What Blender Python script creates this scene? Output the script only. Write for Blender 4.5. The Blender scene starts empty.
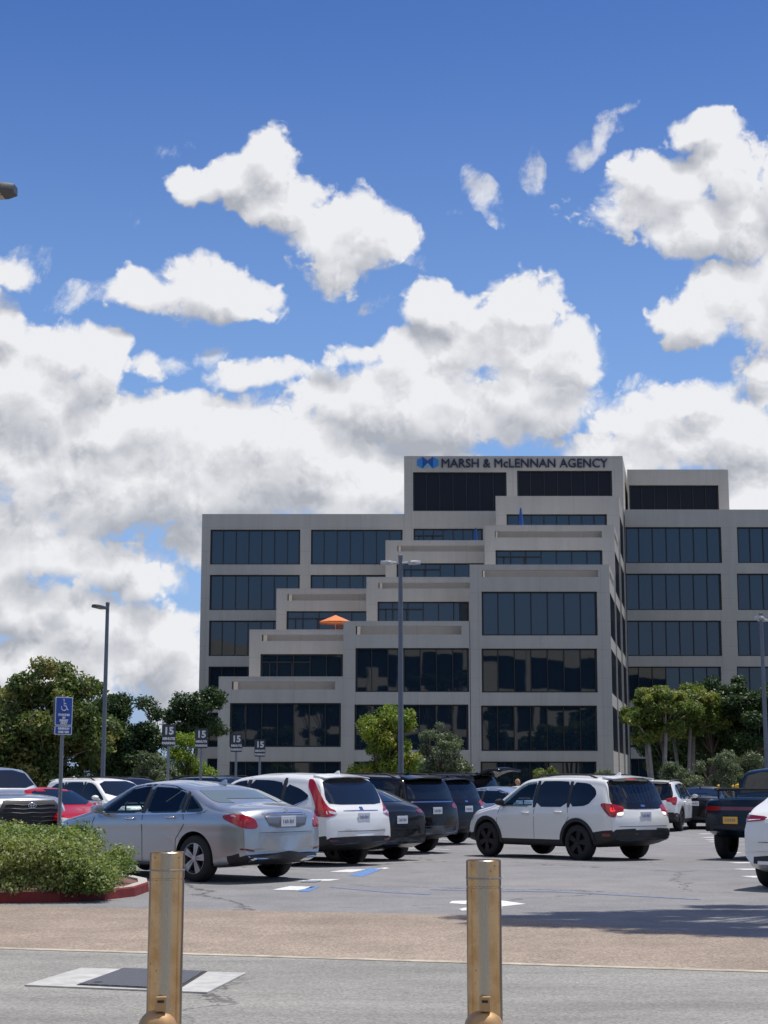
import bpy, bmesh, math, random
import numpy as np
from mathutils import Vector, Matrix
from mathutils.bvhtree import BVHTree
R = math.radians
random.seed(7)
SC = bpy.context.scene
COL = SC.collection

# ------------------------------------------------------------------ camera
F, PW, PH = 1600.0, 768, 1024
YH = 780.0
CZ = 1.5
TH = math.atan((YH - 512) / F)
cam_d = bpy.data.cameras.new('camera')
cam = bpy.data.objects.new('camera', cam_d)
COL.objects.link(cam)
cam_d.sensor_fit = 'VERTICAL'
cam_d.sensor_height = 36.0
cam_d.lens = 36.0 * F / PH
cam_d.clip_start = 0.2
cam_d.clip_end = 9000
cam.location = (0, 0, CZ)
cam.rotation_euler = (math.pi / 2 + TH, 0, 0)
SC.camera = cam
SC.view_settings.view_transform = 'Standard'
SC.view_settings.look = 'None'
SC.view_settings.gamma = 1
SC.view_settings.exposure = 0.0
SC.render.resolution_x, SC.render.resolution_y = PW, PH

SUNV = Vector((0.24, 0.13, 0.96)).normalized()
SUN_EL = math.asin(SUNV.z)


def W(px, py, D):
    """world point seen at pixel px,py at forward distance D"""
    u, v = (px - 384) / F, (512 - py) / F
    c = math.cos(TH) - v * math.sin(TH)
    return Vector((D * u / c, D, CZ + D * (math.sin(TH) + v * math.cos(TH)) / c))


def gz(y):
    """lot falls away very gently behind the first row of cars"""
    return float(np.interp(y, [26, 36, 60], [0, -0.12, -0.15]))


def G(px, py):
    """ground point seen at a pixel"""
    D = 20.0
    for _ in range(40):
        w = W(px, py, 1.0)
        D = (gz(D) - CZ) / (w.z - CZ)
    w = W(px, py, D)
    return Vector((w.x, D, gz(D)))


# ------------------------------------------------------------------ materials
class NT:
    """small node helper"""
    def __init__(s, tree):
        s.t = tree
        s.n = tree.nodes
        s.l = tree.links

    def node(s, typ, **kw):
        n = s.n.new(typ)
        for k, v in kw.items():
            setattr(n, k, v)
        return n

    def put(s, sock, v):
        if isinstance(v, bpy.types.NodeSocket):
            s.l.new(v, sock)
        elif isinstance(v, (tuple, list)):
            sock.default_value = v if len(v) == len(sock.default_value) else tuple(v) + (1,)
        else:
            sock.default_value = v

    def math(s, op, a, b=0.0, c=None, clamp=False):
        n = s.node('ShaderNodeMath', operation=op)
        n.use_clamp = clamp
        s.put(n.inputs[0], a)
        s.put(n.inputs[1], b)
        if c is not None:
            s.put(n.inputs[2], c)
        return n.outputs[0]

    def vm(s, op, a, b=(0, 0, 0)):
        n = s.node('ShaderNodeVectorMath', operation=op)
        s.put(n.inputs[0], a)
        if op not in ('LENGTH', 'NORMALIZE'):
            s.put(n.inputs[1], b)
        return n.outputs['Value'] if op in ('DOT_PRODUCT', 'LENGTH') else n.outputs[0]

    def mapr(s, v, a, b, c=0.0, d=1.0, smooth=True):
        n = s.node('ShaderNodeMapRange')
        n.interpolation_type = 'SMOOTHSTEP' if smooth else 'LINEAR'
        for i, x in enumerate((v, a, b, c, d)):
            s.put(n.inputs[i], x)
        return n.outputs[0]

    def mix(s, f, a, b, blend='MIX'):
        n = s.node('ShaderNodeMix', data_type='RGBA', blend_type=blend)
        s.put(n.inputs[0], f)
        s.put(n.inputs[6], a)
        s.put(n.inputs[7], b)
        return n.outputs[2]

    def noise(s, vec, scale, detail=4, rough=0.5, out=0, dist=0.0, dim='3D'):
        n = s.node('ShaderNodeTexNoise')
        n.noise_dimensions = dim
        if vec is not None:
            s.put(n.inputs['Vector'], vec)
        n.inputs['Scale'].default_value = scale
        n.inputs['Detail'].default_value = detail
        n.inputs['Roughness'].default_value = rough
        n.inputs['Distortion'].default_value = dist
        return n.outputs[out]


MATS = {}


def mat(name, col=(.5, .5, .5), rough=.6, metal=0.0, coat=0.0, var=0.0, vscale=3.0, bump=0.0, spec=.5,
        alpha=1.0, emis=None, estr=1.0):
    if name in MATS:
        return MATS[name]
    m = bpy.data.materials.new(name)
    m.use_nodes = True
    h = NT(m.node_tree)
    p = m.node_tree.nodes['Principled BSDF']
    p.inputs['Base Color'].default_value = tuple(col) + (1,)
    p.inputs['Roughness'].default_value = rough
    p.inputs['Metallic'].default_value = metal
    p.inputs['Coat Weight'].default_value = coat
    p.inputs['Coat Roughness'].default_value = .04
    p.inputs['Specular IOR Level'].default_value = spec
    if emis:
        p.inputs['Emission Color'].default_value = tuple(emis) + (1,)
        p.inputs['Emission Strength'].default_value = estr
    tc = h.node('ShaderNodeTexCoord')
    if var or bump:
        nz = h.noise(tc.outputs['Object'], vscale, 5, .6)
        if var:
            f = h.mapr(nz, .3, .7, 1 - var, 1 + var, False)
            sc = h.node('ShaderNodeVectorMath', operation='SCALE')
            sc.inputs[0].default_value = col
            h.put(sc.inputs['Scale'], f)
            h.put(p.inputs['Base Color'], sc.outputs[0])
            h.put(p.inputs['Roughness'], h.mapr(nz, .3, .7, max(0, rough - .08), min(1, rough + .1), False))
        if bump:
            b = h.node('ShaderNodeBump')
            b.inputs['Strength'].default_value = bump
            h.put(b.inputs['Height'], nz)
            h.put(p.inputs['Normal'], b.outputs[0])
    MATS[name] = m
    return m


# ------------------------------------------------------------------ world
def blob_list():
    # cumulus puffs: azimuth / elevation tangent of each puff with its half sizes, in 1/1600ths
    B = [
        (275, 150, 30, 30, 1), (238, 178, 46, 30, 1), (200, 190, 32, 24, 1), (290, 205, 60, 34, 1), (345, 240, 62, 38, 1),
        (385, 238, 30, 34, 1), (335, 265, 30, 26, .6),
        (195, 284, 62, 34, 1), (140, 290, 44, 24, 1), (238, 292, 36, 22, .9), (268, 298, 16, 14, .5), (275, 165, 40, 50, .9), (365, 225, 50, 40, .8),
        (18, 268, 30, 22, .85),
        (62, 350, 62, 40, 1), (25, 400, 80, 80, 1), (98, 372, 40, 50, 1), (8, 330, 34, 28, 1),
        (163, 370, 24, 14, .6), (262, 375, 56, 17, .7),
        (440, 308, 46, 34, 1), (522, 304, 50, 38, 1), (485, 345, 92, 52, 1), (560, 352, 46, 54, 1), (505, 400, 108, 52, 1),
        (400, 352, 40, 26, 1), (350, 352, 24, 20, .9), (360, 400, 62, 40, 1), (430, 398, 150, 56, 1),
        (150, 430, 130, 42, 1), (260, 450, 180, 58, 1), (90, 480, 150, 64, 1), (200, 486, 210, 50, 1), (340, 480, 190, 54, 1),
        (650, 428, 70, 34, .8), (705, 402, 44, 20, .7), (735, 440, 90, 44, .9), (620, 458, 80, 28, .9), (765, 495, 80, 36, 1),
        (705, 128, 44, 24, 1), (735, 165, 48, 46, 1), (665, 180, 58, 34, 1), (625, 212, 56, 24, .7), (695, 222, 66, 40, 1), (748, 225, 44, 56, 1),
        (740, 300, 62, 52, 1), (700, 318, 48, 32, 1), (765, 372, 24, 18, .9), (785, 180, 40, 60, 1), (800, 300, 60, 70, 1),
        (100, 560, 70, 30, .9), (185, 690, 40, 40, .7),
        (70, 560, 110, 34, 1), (20, 605, 70, 36, .9), (100, 628, 95, 40, .9), (150, 582, 34, 36, .8), (60, 665, 130, 44, .95),
        (165, 655, 60, 50, .9), (-30, 560, 70, 60, 1), (40, 520, 90, 26, .75), (205, 540, 40, 24, .6),
        (-120, 470, 160, 120, 1), (-100, 300, 120, 60, .9), (880, 400, 160, 90, .9), (930, 620, 180, 80, .8), (690, 560, 220, 60, .7),
    ]
    out = []
    for (x, y, a, b, s) in B:
        w = W(x, y, 1.0)
        out.append((w.x, w.z - CZ, a / F * 1.02, b / F * 1.02, s))
    return out


WISPS = [(488, 190, 42, 20, -62, 1.0), (498, 225, 26, 12, -70, .7), (534, 170, 32, 15, -75, .8), (578, 160, 26, 18, 35, .9), (602, 140, 44, 17, 52, 1.0), (626, 108, 22, 8, 60, .6),
         (178, 150, 22, 14, 40, .4), (132, 226, 16, 7, 90, .35), (450, 211, 12, 8, 0, .4), (85, 293, 50, 16, 5, .9), (208, 354, 30, 18, 20, .9), (268, 300, 26, 16, -30, .7),
         (30, 262, 36, 22, 30, .7), (415, 262, 26, 10, -30, .4), (385, 300, 24, 10, 20, .35), (600, 352, 14, 26, 0, .5), (640, 385, 40, 12, 10, .5), (160, 570, 26, 40, 60, .7)]


def make_world():
    w = bpy.data.worlds.new('World')
    SC.world = w
    w.use_nodes = True
    w.cycles.sampling_method = 'MANUAL'
    w.cycles.sample_map_resolution = 512
    t = w.node_tree
    h = NT(t)
    bg = t.nodes['Background']
    sky = h.node('ShaderNodeTexSky', sky_type='NISHITA')
    sky.sun_disc = False
    sky.sun_elevation = SUN_EL
    sky.sun_rotation = math.atan2(SUNV.x, SUNV.y)
    sky.air_density = 1.0
    sky.dust_density = .6
    sky.ozone_density = 2.2
    hs = h.node('ShaderNodeHueSaturation')
    hs.inputs['Saturation'].default_value = SKY_SAT
    hs.inputs['Value'].default_value = SKY_VAL
    h.l.new(sky.outputs[0], hs.inputs['Color'])
    geo = h.node('ShaderNodeTexCoord')
    d = geo.outputs['Generated']
    sep = h.node('ShaderNodeSeparateXYZ')
    h.l.new(d, sep.inputs[0])
    ady = h.math('MAXIMUM', h.math('ABSOLUTE', sep.outputs[1]), .04)
    u = h.math('DIVIDE', sep.outputs[0], ady)
    v = h.math('DIVIDE', sep.outputs[2], ady)
    # billow group: cauliflower detail field
    cmb = h.node('ShaderNodeCombineXYZ')
    h.l.new(u, cmb.inputs[0])
    h.l.new(v, cmb.inputs[1])
    P = cmb.outputs[0]

    # field group
    gf = bpy.data.node_groups.new('cloud_field', 'ShaderNodeTree')
    gf.interface.new_socket('Vector', in_out='INPUT', socket_type='NodeSocketVector')
    gf.interface.new_socket('Value', in_out='OUTPUT', socket_type='NodeSocketFloat')
    g = NT(gf)
    gi, go = g.node('NodeGroupInput'), g.node('NodeGroupOutput')
    acc = None
    for (bu, bv, ba, bb, s) in blob_list():
        q = g.vm('SUBTRACT', gi.outputs[0], (bu, bv, 0))
        q = g.vm('MULTIPLY', q, (1 / ba, 1 / bb, 0))
        q = g.vm('DOT_PRODUCT', q, q)
        f = g.math('MULTIPLY_ADD', q, -s, s) if s >= .8 else g.math('MULTIPLY_ADD', q, -s * .6, s)
        acc = f if acc is None else g.math('SMOOTH_MAX', acc, f, .12)
    g.l.new(g.math('MAXIMUM', acc, -1.0), go.inputs[0])

    # detail group
    gd = bpy.data.node_groups.new('cloud_detail', 'ShaderNodeTree')
    gd.interface.new_socket('Vector', in_out='INPUT', socket_type='NodeSocketVector')
    gd.interface.new_socket('Value', in_out='OUTPUT', socket_type='NodeSocketFloat')
    g = NT(gd)
    gi, go = g.node('NodeGroupInput'), g.node('NodeGroupOutput')
    nA = g.noise(gi.outputs[0], 26, 7, .58, dist=.2, dim='2D')
    vo = g.node('ShaderNodeTexVoronoi', feature='F1')
    vo.voronoi_dimensions = '2D'
    wv = g.node('ShaderNodeVectorMath', operation='MULTIPLY_ADD')
    nw = g.noise(gi.outputs[0], 40, 3, .6, out=1, dim='2D')
    g.l.new(nw, wv.inputs[0])
    wv.inputs[1].default_value = (.035, .035, 0)
    g.l.new(gi.outputs[0], wv.inputs[2])
    g.l.new(wv.outputs[0], vo.inputs['Vector'])
    vo.inputs['Scale'].default_value = 38
    vo.inputs['Detail'].default_value = 2.0
    vo.inputs['Roughness'].default_value = .55
    bil = g.mapr(vo.outputs['Distance'], .0, .75, 1, 0, False)
    s1 = g.math('MULTIPLY', g.math('SUBTRACT', nA, .5), 1.9)
    s2 = g.math('MULTIPLY', g.math('SUBTRACT', bil, .5), .60)
    g.l.new(g.math('ADD', s1, s2), go.inputs[0])

    def G_(grp, vec):
        n = h.node('ShaderNodeGroup')
        n.node_tree = grp
        h.put(n.inputs[0], vec)
        return n.outputs[0]

    # large warp of the lookup so puffs are not ellipses
    wn = h.noise(P, 14, 4, .55, out=1, dim='2D')
    wq = h.vm('MULTIPLY', h.vm('SUBTRACT', wn, (.5, .5, .5)), (.040, .034, 0))
    PWp = h.vm('ADD', P, wq)
    f0 = G_(gf, PWp)
    LX, LY = .006, .020
    f1 = G_(gf, h.vm('ADD', PWp, (LX, LY, 0)))
    d0 = G_(gd, P)
    d1 = G_(gd, h.vm('ADD', P, (LX * .40, LY * .40, 0)))
    soft = h.noise(P, 17, 3, .5, dim='2D')
    soft1 = h.noise(h.vm('ADD', P, (LX, LY, 0)), 17, 3, .5, dim='2D')
    dens = h.math('ADD', h.math('ADD', f0, .27), d0)
    # unseen cloud behind the camera and overhead, thickened to brighten the shaded facade
    back = h.mapr(sep.outputs[1], -.05, .12)
    scat = h.math('SUBTRACT', h.math('MULTIPLY', h.noise(d, 3.2, 6, .55), 3.4), 1.45)
    scat = h.math('SUBTRACT', scat, h.mapr(sep.outputs[2], .42, .12, 0, 1.6))
    dens = h.math('ADD', h.math('MULTIPLY', dens, back), h.math('MULTIPLY', scat, h.math('SUBTRACT', 1, back)))
    alpha = h.mapr(dens, .0, .50)
    alpha = h.math('MULTIPLY', alpha, h.mapr(sep.outputs[2], -.02, .02))
    # thin wisps, combed by the upper wind
    wa = None
    e1, e2 = (math.cos(R(62)), math.sin(R(62)), 0), (-math.sin(R(62)), math.cos(R(62)), 0)
    for (px, py, la, sa, dg_, st) in WISPS:
        w_ = W(px, py, 1.0)
        q = h.vm('SUBTRACT', PWp, (w_.x, w_.z - CZ, 0))
        c_, s_ = math.cos(R(dg_)), math.sin(R(dg_))
        aa = h.math('MULTIPLY', h.vm('DOT_PRODUCT', q, (c_, s_, 0)), F / la)
        cc = h.math('MULTIPLY', h.vm('DOT_PRODUCT', q, (-s_, c_, 0)), F / sa)
        r2 = h.math('ADD', h.math('MULTIPLY', aa, aa), h.math('MULTIPLY', cc, cc))
        f = h.math('MULTIPLY', h.math('MAXIMUM', h.math('SUBTRACT', 1, r2), 0), st)
        wa = f if wa is None else h.math('MAXIMUM', wa, f)
    sq = h.node('ShaderNodeCombineXYZ')
    h.put(sq.inputs[0], h.math('MULTIPLY', h.vm('DOT_PRODUCT', P, e1), .35))
    h.put(sq.inputs[1], h.vm('DOT_PRODUCT', P, e2))
    wn2 = h.noise(sq.outputs[0], 60, 6, .62, dist=.6, dim='2D')
    wn3 = h.noise(P, 45, 6, .65, dim='2D')
    wal = h.mapr(h.math('ADD', h.math('MULTIPLY', wa, 1.15), h.math('SUBTRACT', h.math('MULTIPLY', h.math('ADD', wn2, wn3), 2.6), 2.75)), -.1, 1.35, 0, .8)
    wal = h.math('MULTIPLY', wal, h.mapr(wa, .0, .25))
    alpha = h.math('MAXIMUM', alpha, h.math('MULTIPLY', wal, back))
    # the cloud treated as a bumpy surface lit from above right
    gF = h.math('SUBTRACT', h.math('MINIMUM', f0, .9), h.math('MINIMUM', f1, .9))
    gS = h.math('SUBTRACT', soft, soft1)
    gD = h.math('SUBTRACT', d0, d1)
    low = h.mapr(v, .30, .14)
    body = h.math('SUBTRACT', .82, h.math('MULTIPLY', low, .13))
    sh = h.math('MULTIPLY_ADD', gF, .80, body)
    sh = h.math('MULTIPLY_ADD', gS, .90, sh)
    sh = h.math('MULTIPLY_ADD', gD, .40, sh)
    edge = h.mapr(dens, .75, .25)                 # thin rims let the light through
    sh = h.math('MULTIPLY_ADD', edge, .10, sh)
    sh = h.math('MINIMUM', h.math('MAXIMUM', sh, .30), 1.0)
    ccol = h.mix(sh, (.25, .28, .345), (.98, .98, 1.0))
    csc = h.node('ShaderNodeVectorMath', operation='SCALE')
    h.put(csc.inputs[0], ccol)
    csc.inputs['Scale'].default_value = CLOUD_GAIN
    skc = h.mix(1.0, hs.outputs[0], (.98, .93, 1.22), 'MULTIPLY')
    skc = h.mix(h.mapr(sep.outputs[2], .52, .08, 0, .62), skc, (3.3, 5.6, 9.3))
    low2 = h.mapr(sep.outputs[2], .14, .0)
    skc = h.mix(low2, skc, (3.4, 4.6, 6.6))
    fin = h.mix(h.math('MULTIPLY', alpha, .97), skc, csc.outputs[0])
    h.l.new(fin, bg.inputs['Color'])
    bg.inputs['Strength'].default_value = SKY_STR


SKY_STR = 0.10
SKY_SAT = 1.3
SKY_VAL = 0.9
CLOUD_GAIN = 8.9
make_world()
sun_d = bpy.data.lights.new('sun', 'SUN')
sun = bpy.data.objects.new('sun', sun_d)
COL.objects.link(sun)
sun_d.energy = 4.6
sun_d.angle = R(.53)
sun_d.color = (1, .955, .88)
sun.rotation_euler = SUNV.to_track_quat('Z', 'Y').to_euler()

# ------------------------------------------------------------------ object helpers
def tag(o, label=None, cat=None, group=None, kind=None):
    if label:
        o['label'] = label
    if cat:
        o['category'] = cat
    if group:
        o['group'] = group
    if kind:
        o['kind'] = kind
    return o


def empty(name, loc=(0, 0, 0), rz=0.0, label=None, cat=None, group=None):
    o = bpy.data.objects.new(name, None)
    o.empty_display_size = .2
    COL.objects.link(o)
    o.location = loc
    o.rotation_euler = (0, 0, rz)
    return tag(o, label, cat, group)


def copy_tree(o, parent=None):
    c = o.copy()
    COL.objects.link(c)
    c.parent = parent
    for ch in [x for x in bpy.data.objects if x.parent == o]:
        copy_tree(ch, c)
    return c


class MB:
    """mesh collector"""
    def __init__(s):
        s.v, s.f, s.m = [], [], []
        s.mi = 0

    def add(s, vs, fs, mi=None):
        b = len(s.v)
        s.v += [tuple(v) for v in vs]
        s.f += [tuple(b + i for i in f) for f in fs]
        s.m += [s.mi if mi is None else mi] * len(fs)
        return s

    def quad(s, a, b, c, d, mi=None):
        return s.add([a, b, c, d], [(0, 1, 2, 3)], mi)

    def box(s, x0, x1, y0, y1, z0, z1, mi=None):
        vs = [(x, y, z) for z in (z0, z1) for y in (y0, y1) for x in (x0, x1)]
        return s.add(vs, [(0, 2, 3, 1), (4, 5, 7, 6), (0, 1, 5, 4), (2, 6, 7, 3), (0, 4, 6, 2), (1, 3, 7, 5)], mi)

    def tube(s, pts, rads, n=8, cap=True, mi=None):
        pts = [Vector(p) for p in pts]
        if not isinstance(rads, (list, tuple)):
            rads = [rads] * len(pts)
        vs, fs = [], []
        up0 = None
        for i, p in enumerate(pts):
            t = (pts[min(i + 1, len(pts) - 1)] - pts[max(i - 1, 0)]).normalized()
            if up0 is None:
                up0 = Vector((1, 0, 0)) if abs(t.x) < .8 else Vector((0, 1, 0))
            a = (up0 - t * up0.dot(t)).normalized()
            up0 = a
            b = t.cross(a)
            for k in range(n):
                an = 2 * math.pi * k / n
                vs.append(p + (a * math.cos(an) + b * math.sin(an)) * rads[i])
        for i in range(len(pts) - 1):
            for k in range(n):
                k2 = (k + 1) % n
                fs.append((i * n + k, i * n + k2, (i + 1) * n + k2, (i + 1) * n + k))
        if cap:
            fs.append(tuple(range(n - 1, -1, -1)))
            fs.append(tuple(range((len(pts) - 1) * n, len(pts) * n)))
        return s.add(vs, fs, mi)

    def lathe(s, prof, n=24, axis='z', org=(0, 0, 0), mi=None, ang=2 * math.pi):
        """prof: (radius, height) list"""
        vs, fs = [], []
        for (r, h) in prof:
            for k in range(n):
                a = ang * k / n
                c, q = r * math.cos(a), r * math.sin(a)
                p = {'z': (c, q, h), 'y': (c, h, q), 'x': (h, c, q)}[axis]
                vs.append((p[0] + org[0], p[1] + org[1], p[2] + org[2]))
        for i in range(len(prof) - 1):
            for k in range(n):
                k2 = (k + 1) % n
                fs.append((i * n + k, i * n + k2, (i + 1) * n + k2, (i + 1) * n + k))
        return s.add(vs, fs, mi)

    def prism(s, poly, axis, a, b, mi=None):
        """2-D polygon extruded between a and b along an axis"""
        n = len(poly)
        def P(p, h):
            return {'y': (p[0], h, p[1]), 'x': (h, p[0], p[1]), 'z': (p[0], p[1], h)}[axis]
        vs = [P(p, a) for p in poly] + [P(p, b) for p in poly]
        fs = [tuple(range(n)), tuple(range(2 * n - 1, n - 1, -1))]
        fs += [(i, n + i, n + (i + 1) % n, (i + 1) % n) for i in range(n)]
        return s.add(vs, fs, mi)

    def xf(s, M, start=0):
        s.v[start:] = [tuple(M @ Vector(v)) for v in s.v[start:]]
        return s

    def build(s, name, mats, parent=None, smooth=False, angle=None, weld=False, fixn=True, bevel=0):
        me = bpy.data.meshes.new(name)
        me.from_pydata(s.v, [], s.f)
        if not isinstance(mats, (list, tuple)):
            mats = [mats]
        for m in mats:
            me.materials.append(m)
        if len(mats) > 1:
            me.polygons.foreach_set('material_index', s.m)
        if weld or fixn or bevel:
            bm = bmesh.new()
            bm.from_mesh(me)
            if weld:
                bmesh.ops.remove_doubles(bm, verts=bm.verts, dist=1e-4)
            if bevel:
                es = [e for e in bm.edges if len(e.link_faces) == 2 and e.calc_face_angle(0) > .6]
                bmesh.ops.bevel(bm, geom=es, offset=bevel, segments=2, profile=.5, affect='EDGES', clamp_overlap=True)
            if fixn:
                bmesh.ops.recalc_face_normals(bm, faces=bm.faces)
            bm.to_mesh(me)
            bm.free()
        if smooth:
            me.shade_smooth()
            if angle:
                me.set_sharp_from_angle(angle=R(angle))
        me.update()
        o = bpy.data.objects.new(name, me)
        COL.objects.link(o)
        o.parent = parent
        return o


def text_mesh(txt, size, depth, align='LEFT', bold=0.0, xs=1.0):
    """text turned into mesh vertices and faces in the xz plane, facing -y"""
    c = bpy.data.curves.new('t', 'FONT')
    c.body = txt
    c.size = size
    c.extrude = depth
    c.align_x = align
    c.offset = bold
    c.resolution_u = 3
    o = bpy.data.objects.new('t', c)
    COL.objects.link(o)
    dg = bpy.context.evaluated_depsgraph_get()
    me = bpy.data.meshes.new_from_object(o.evaluated_get(dg))
    vs = [(v.co.x * xs, -v.co.z, v.co.y) for v in me.vertices]
    fs = [tuple(p.vertices) for p in me.polygons]
    bpy.data.objects.remove(o)
    bpy.data.meshes.remove(me)
    bpy.data.curves.remove(c)
    return vs, fs

# ------------------------------------------------------------------ ground materials
def asphalt_mat(name, base, warm, cracks=True, speck=.25, scale=1.0, stain=.18, stretch=1.0):
    m = bpy.data.materials.new(name)
    m.use_nodes = True
    h = NT(m.node_tree)
    p = m.node_tree.nodes['Principled BSDF']
    tc = h.node('ShaderNodeTexCoord').outputs['Object']
    big = h.noise(tc, .12 * scale, 4, .55)
    mid = h.noise(h.vm('MULTIPLY', tc, (stretch, 1, 1)), 1.1 * scale, 5, .65)
    fin = h.noise(tc, 42, 3, .7)
    vo = h.node('ShaderNodeTexVoronoi')
    h.put(vo.inputs['Vector'], tc)
    vo.inputs['Scale'].default_value = 55
    agg = h.mapr(vo.outputs['Color'], 0, 1, 1 - speck, 1 + speck, False)
    c = h.mix(h.mapr(big, .35, .65), base, warm)
    f = h.math('MULTIPLY', h.mapr(mid, .25, .75, 1 - stain, 1 + stain, False), h.mapr(fin, .3, .7, .88, 1.12, False))
    f = h.math('MULTIPLY', f, agg)
    if cracks:
        wv = h.vm('ADD', tc, h.vm('MULTIPLY', h.noise(tc, .9, 5, .7, out=1), (1.6, 1.6, 0)))
        v2 = h.node('ShaderNodeTexVoronoi', feature='DISTANCE_TO_EDGE')
        h.put(v2.inputs['Vector'], wv)
        v2.inputs['Scale'].default_value = .16
        cr = h.mapr(v2.outputs['Distance'], .0015, .006, .40, 1.0)
        gate = h.mapr(h.noise(tc, .22, 2, .5), .40, .50)
        f = h.math('MULTIPLY', f, h.math('SUBTRACT', 1, h.math('MULTIPLY', h.math('SUBTRACT', 1, cr), gate)))
        # oil drips in the stalls
        oil = h.mapr(h.noise(tc, .8, 3, .5), .66, .76, 1, .72)
        f = h.math('MULTIPLY', f, oil)
    sc = h.node('ShaderNodeVectorMath', operation='SCALE')
    h.put(sc.inputs[0], c)
    h.put(sc.inputs['Scale'], f)
    h.put(p.inputs['Base Color'], sc.outputs[0])
    p.inputs['Roughness'].default_value = .88
    p.inputs['Specular IOR Level'].default_value = .3
    b = h.node('ShaderNodeBump')
    b.inputs['Strength'].default_value = .35
    b.inputs['Distance'].default_value = .01
    h.put(b.inputs['Height'], h.math('ADD', fin, vo.outputs['Distance']))
    h.put(p.inputs['Normal'], b.outputs[0])
    return m


def sheet(name, pts, lift, material, kind='structure'):
    """flat paved sheet following the ground; pts = ordered outline [(x,y)], cut at the slope breaks"""
    bm = bmesh.new()
    vs = [bm.verts.new((x, y, 0)) for x, y in pts]
    bm.faces.new(vs)
    for yy in (26, 31, 36, 60):
        bmesh.ops.bisect_plane(bm, geom=bm.verts[:] + bm.edges[:] + bm.faces[:], plane_co=(0, yy, 0), plane_no=(0, 1, 0))
    for v in bm.verts:
        v.co.z = gz(v.co.y) + lift
    bmesh.ops.recalc_face_normals(bm, faces=bm.faces)
    for f in bm.faces:
        if f.normal.z < 0:
            f.normal_flip()
    me = bpy.data.meshes.new(name)
    bm.to_mesh(me)
    bm.free()
    me.materials.append(material)
    o = bpy.data.objects.new(name, me)
    COL.objects.link(o)
    if kind:
        o['kind'] = kind
    return o


M_GROUND = asphalt_mat('dry ground', (.10, .105, .075), (.13, .115, .08), cracks=False)
M_LOT = asphalt_mat('lot asphalt', (.195, .192, .192), (.225, .218, .212), speck=.2)
M_ROAD = asphalt_mat('old road asphalt', (.262, .254, .228), (.226, .220, .200), speck=.3, stain=.30, stretch=.3)
M_BAND = asphalt_mat('pink aggregate concrete', (.255, .205, .160), (.300, .242, .190), cracks=False, speck=.42, stain=.2)
M_SEAM = mat('pale concrete edging', (.40, .35, .27), .9, var=.35, vscale=5)
M_WPAINT = mat('white road paint', (.62, .62, .60), .7, var=.22, vscale=14)
M_BPAINT = mat('blue road paint', (.10, .20, .42), .7, var=.3, vscale=12)
M_BPAINT2 = mat('faded blue road paint', (.165, .185, .235), .8, var=.3, vscale=8)

gr = sheet('ground', [(-3500, -600), (3500, -600), (3500, 6000), (-3500, 6000)], -.02, M_GROUND)
sheet('parking_lot', [(-70, -1), (70, -1), (70, 104), (-70, 104)], 0, M_LOT)


def line_y(px0, py0, px1, py1, x):
    a, b = G(px0, py0), G(px1, py1)
    return a.y + (b.y - a.y) * (x - a.x) / (b.x - a.x)


XL, XR = -30, 30
lo = lambda x: line_y(0, 949, 768, 972.6, x)
up = lambda x: line_y(0, 906, 768, 921, x) if x < 1.2 else line_y(470, 916, 768, 944, x)
# the pink band between the lot and the road
bandpts = [(XL, lo(XL)), (XR, lo(XR)), (XR, 12.5), (4.2, G(768, 945).y), (1.0, up(1.0)), (XL, up(XL))]
sheet('concrete_apron', bandpts, .004, M_BAND)
sheet('road', [(XL, -30), (XR, -30), (XR, lo(XR)), (XL, lo(XL))], .004, M_ROAD)
sheet('gutter_strip', [(XL, lo(XL) - .05), (XR, lo(XR) - .05), (XR, lo(XR) + .09), (XL, lo(XL) + .09)], .008, M_SEAM)

# utility cover
def gquad(pxs):
    return [(G(*p).x, G(*p).y) for p in pxs]
M_GUT = mat('dark rusty iron', (.035, .03, .027), .8)
uc = empty('utility_cover', (G(135, 982).x, G(135, 982).y, .004), 0, 'dark steel utility hatch set in a pale concrete collar in the road', 'utility cover')
def flat_poly(name, pts, z0, z1, m, par, bevel=0):
    l = par.location if par else Vector((0, 0, 0))
    return MB().prism([(x - l.x, y - l.y) for x, y in pts], 'z', z0, z1).build(name, m, par, bevel=bevel)
o4 = gquad([(24.5, 987), (81, 969.6), (246, 974.8), (207, 994.5)])
i4 = gquad([(79, 987), (125, 971), (204, 974), (175, 991.5)])
flat_poly('concrete_collar', o4, .001, .012, mat('pale concrete collar', (.42, .415, .39), .85, var=.22, vscale=6, bump=.15), uc)
mg = bpy.data.materials.new('steel tread plate')
mg.use_nodes = True
h = NT(mg.node_tree)
p = mg.node_tree.nodes['Principled BSDF']
ck = h.node('ShaderNodeTexBrick')
h.put(ck.inputs['Vector'], h.node('ShaderNodeTexCoord').outputs['Object'])
ck.inputs['Color1'].default_value = (.20, .215, .225, 1)
ck.inputs['Color2'].default_value = (.25, .265, .275, 1)
ck.inputs['Mortar'].default_value = (.06, .06, .065, 1)
ck.inputs['Scale'].default_value = 9
ck.inputs['Mortar Size'].default_value = .09
h.put(p.inputs['Base Color'], ck.outputs['Color'])
p.inputs['Roughness'].default_value = .6
p.inputs['Metallic'].default_value = .3
flat_poly('hatch_frame', gquad([(76.5, 987.4), (123.6, 970.3), (207.5, 973.6), (177.5, 992.4)]), .0125, .0155, M_GUT, uc)
hatch = flat_poly('hatch', i4, .016, .021, mg, uc)
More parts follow.
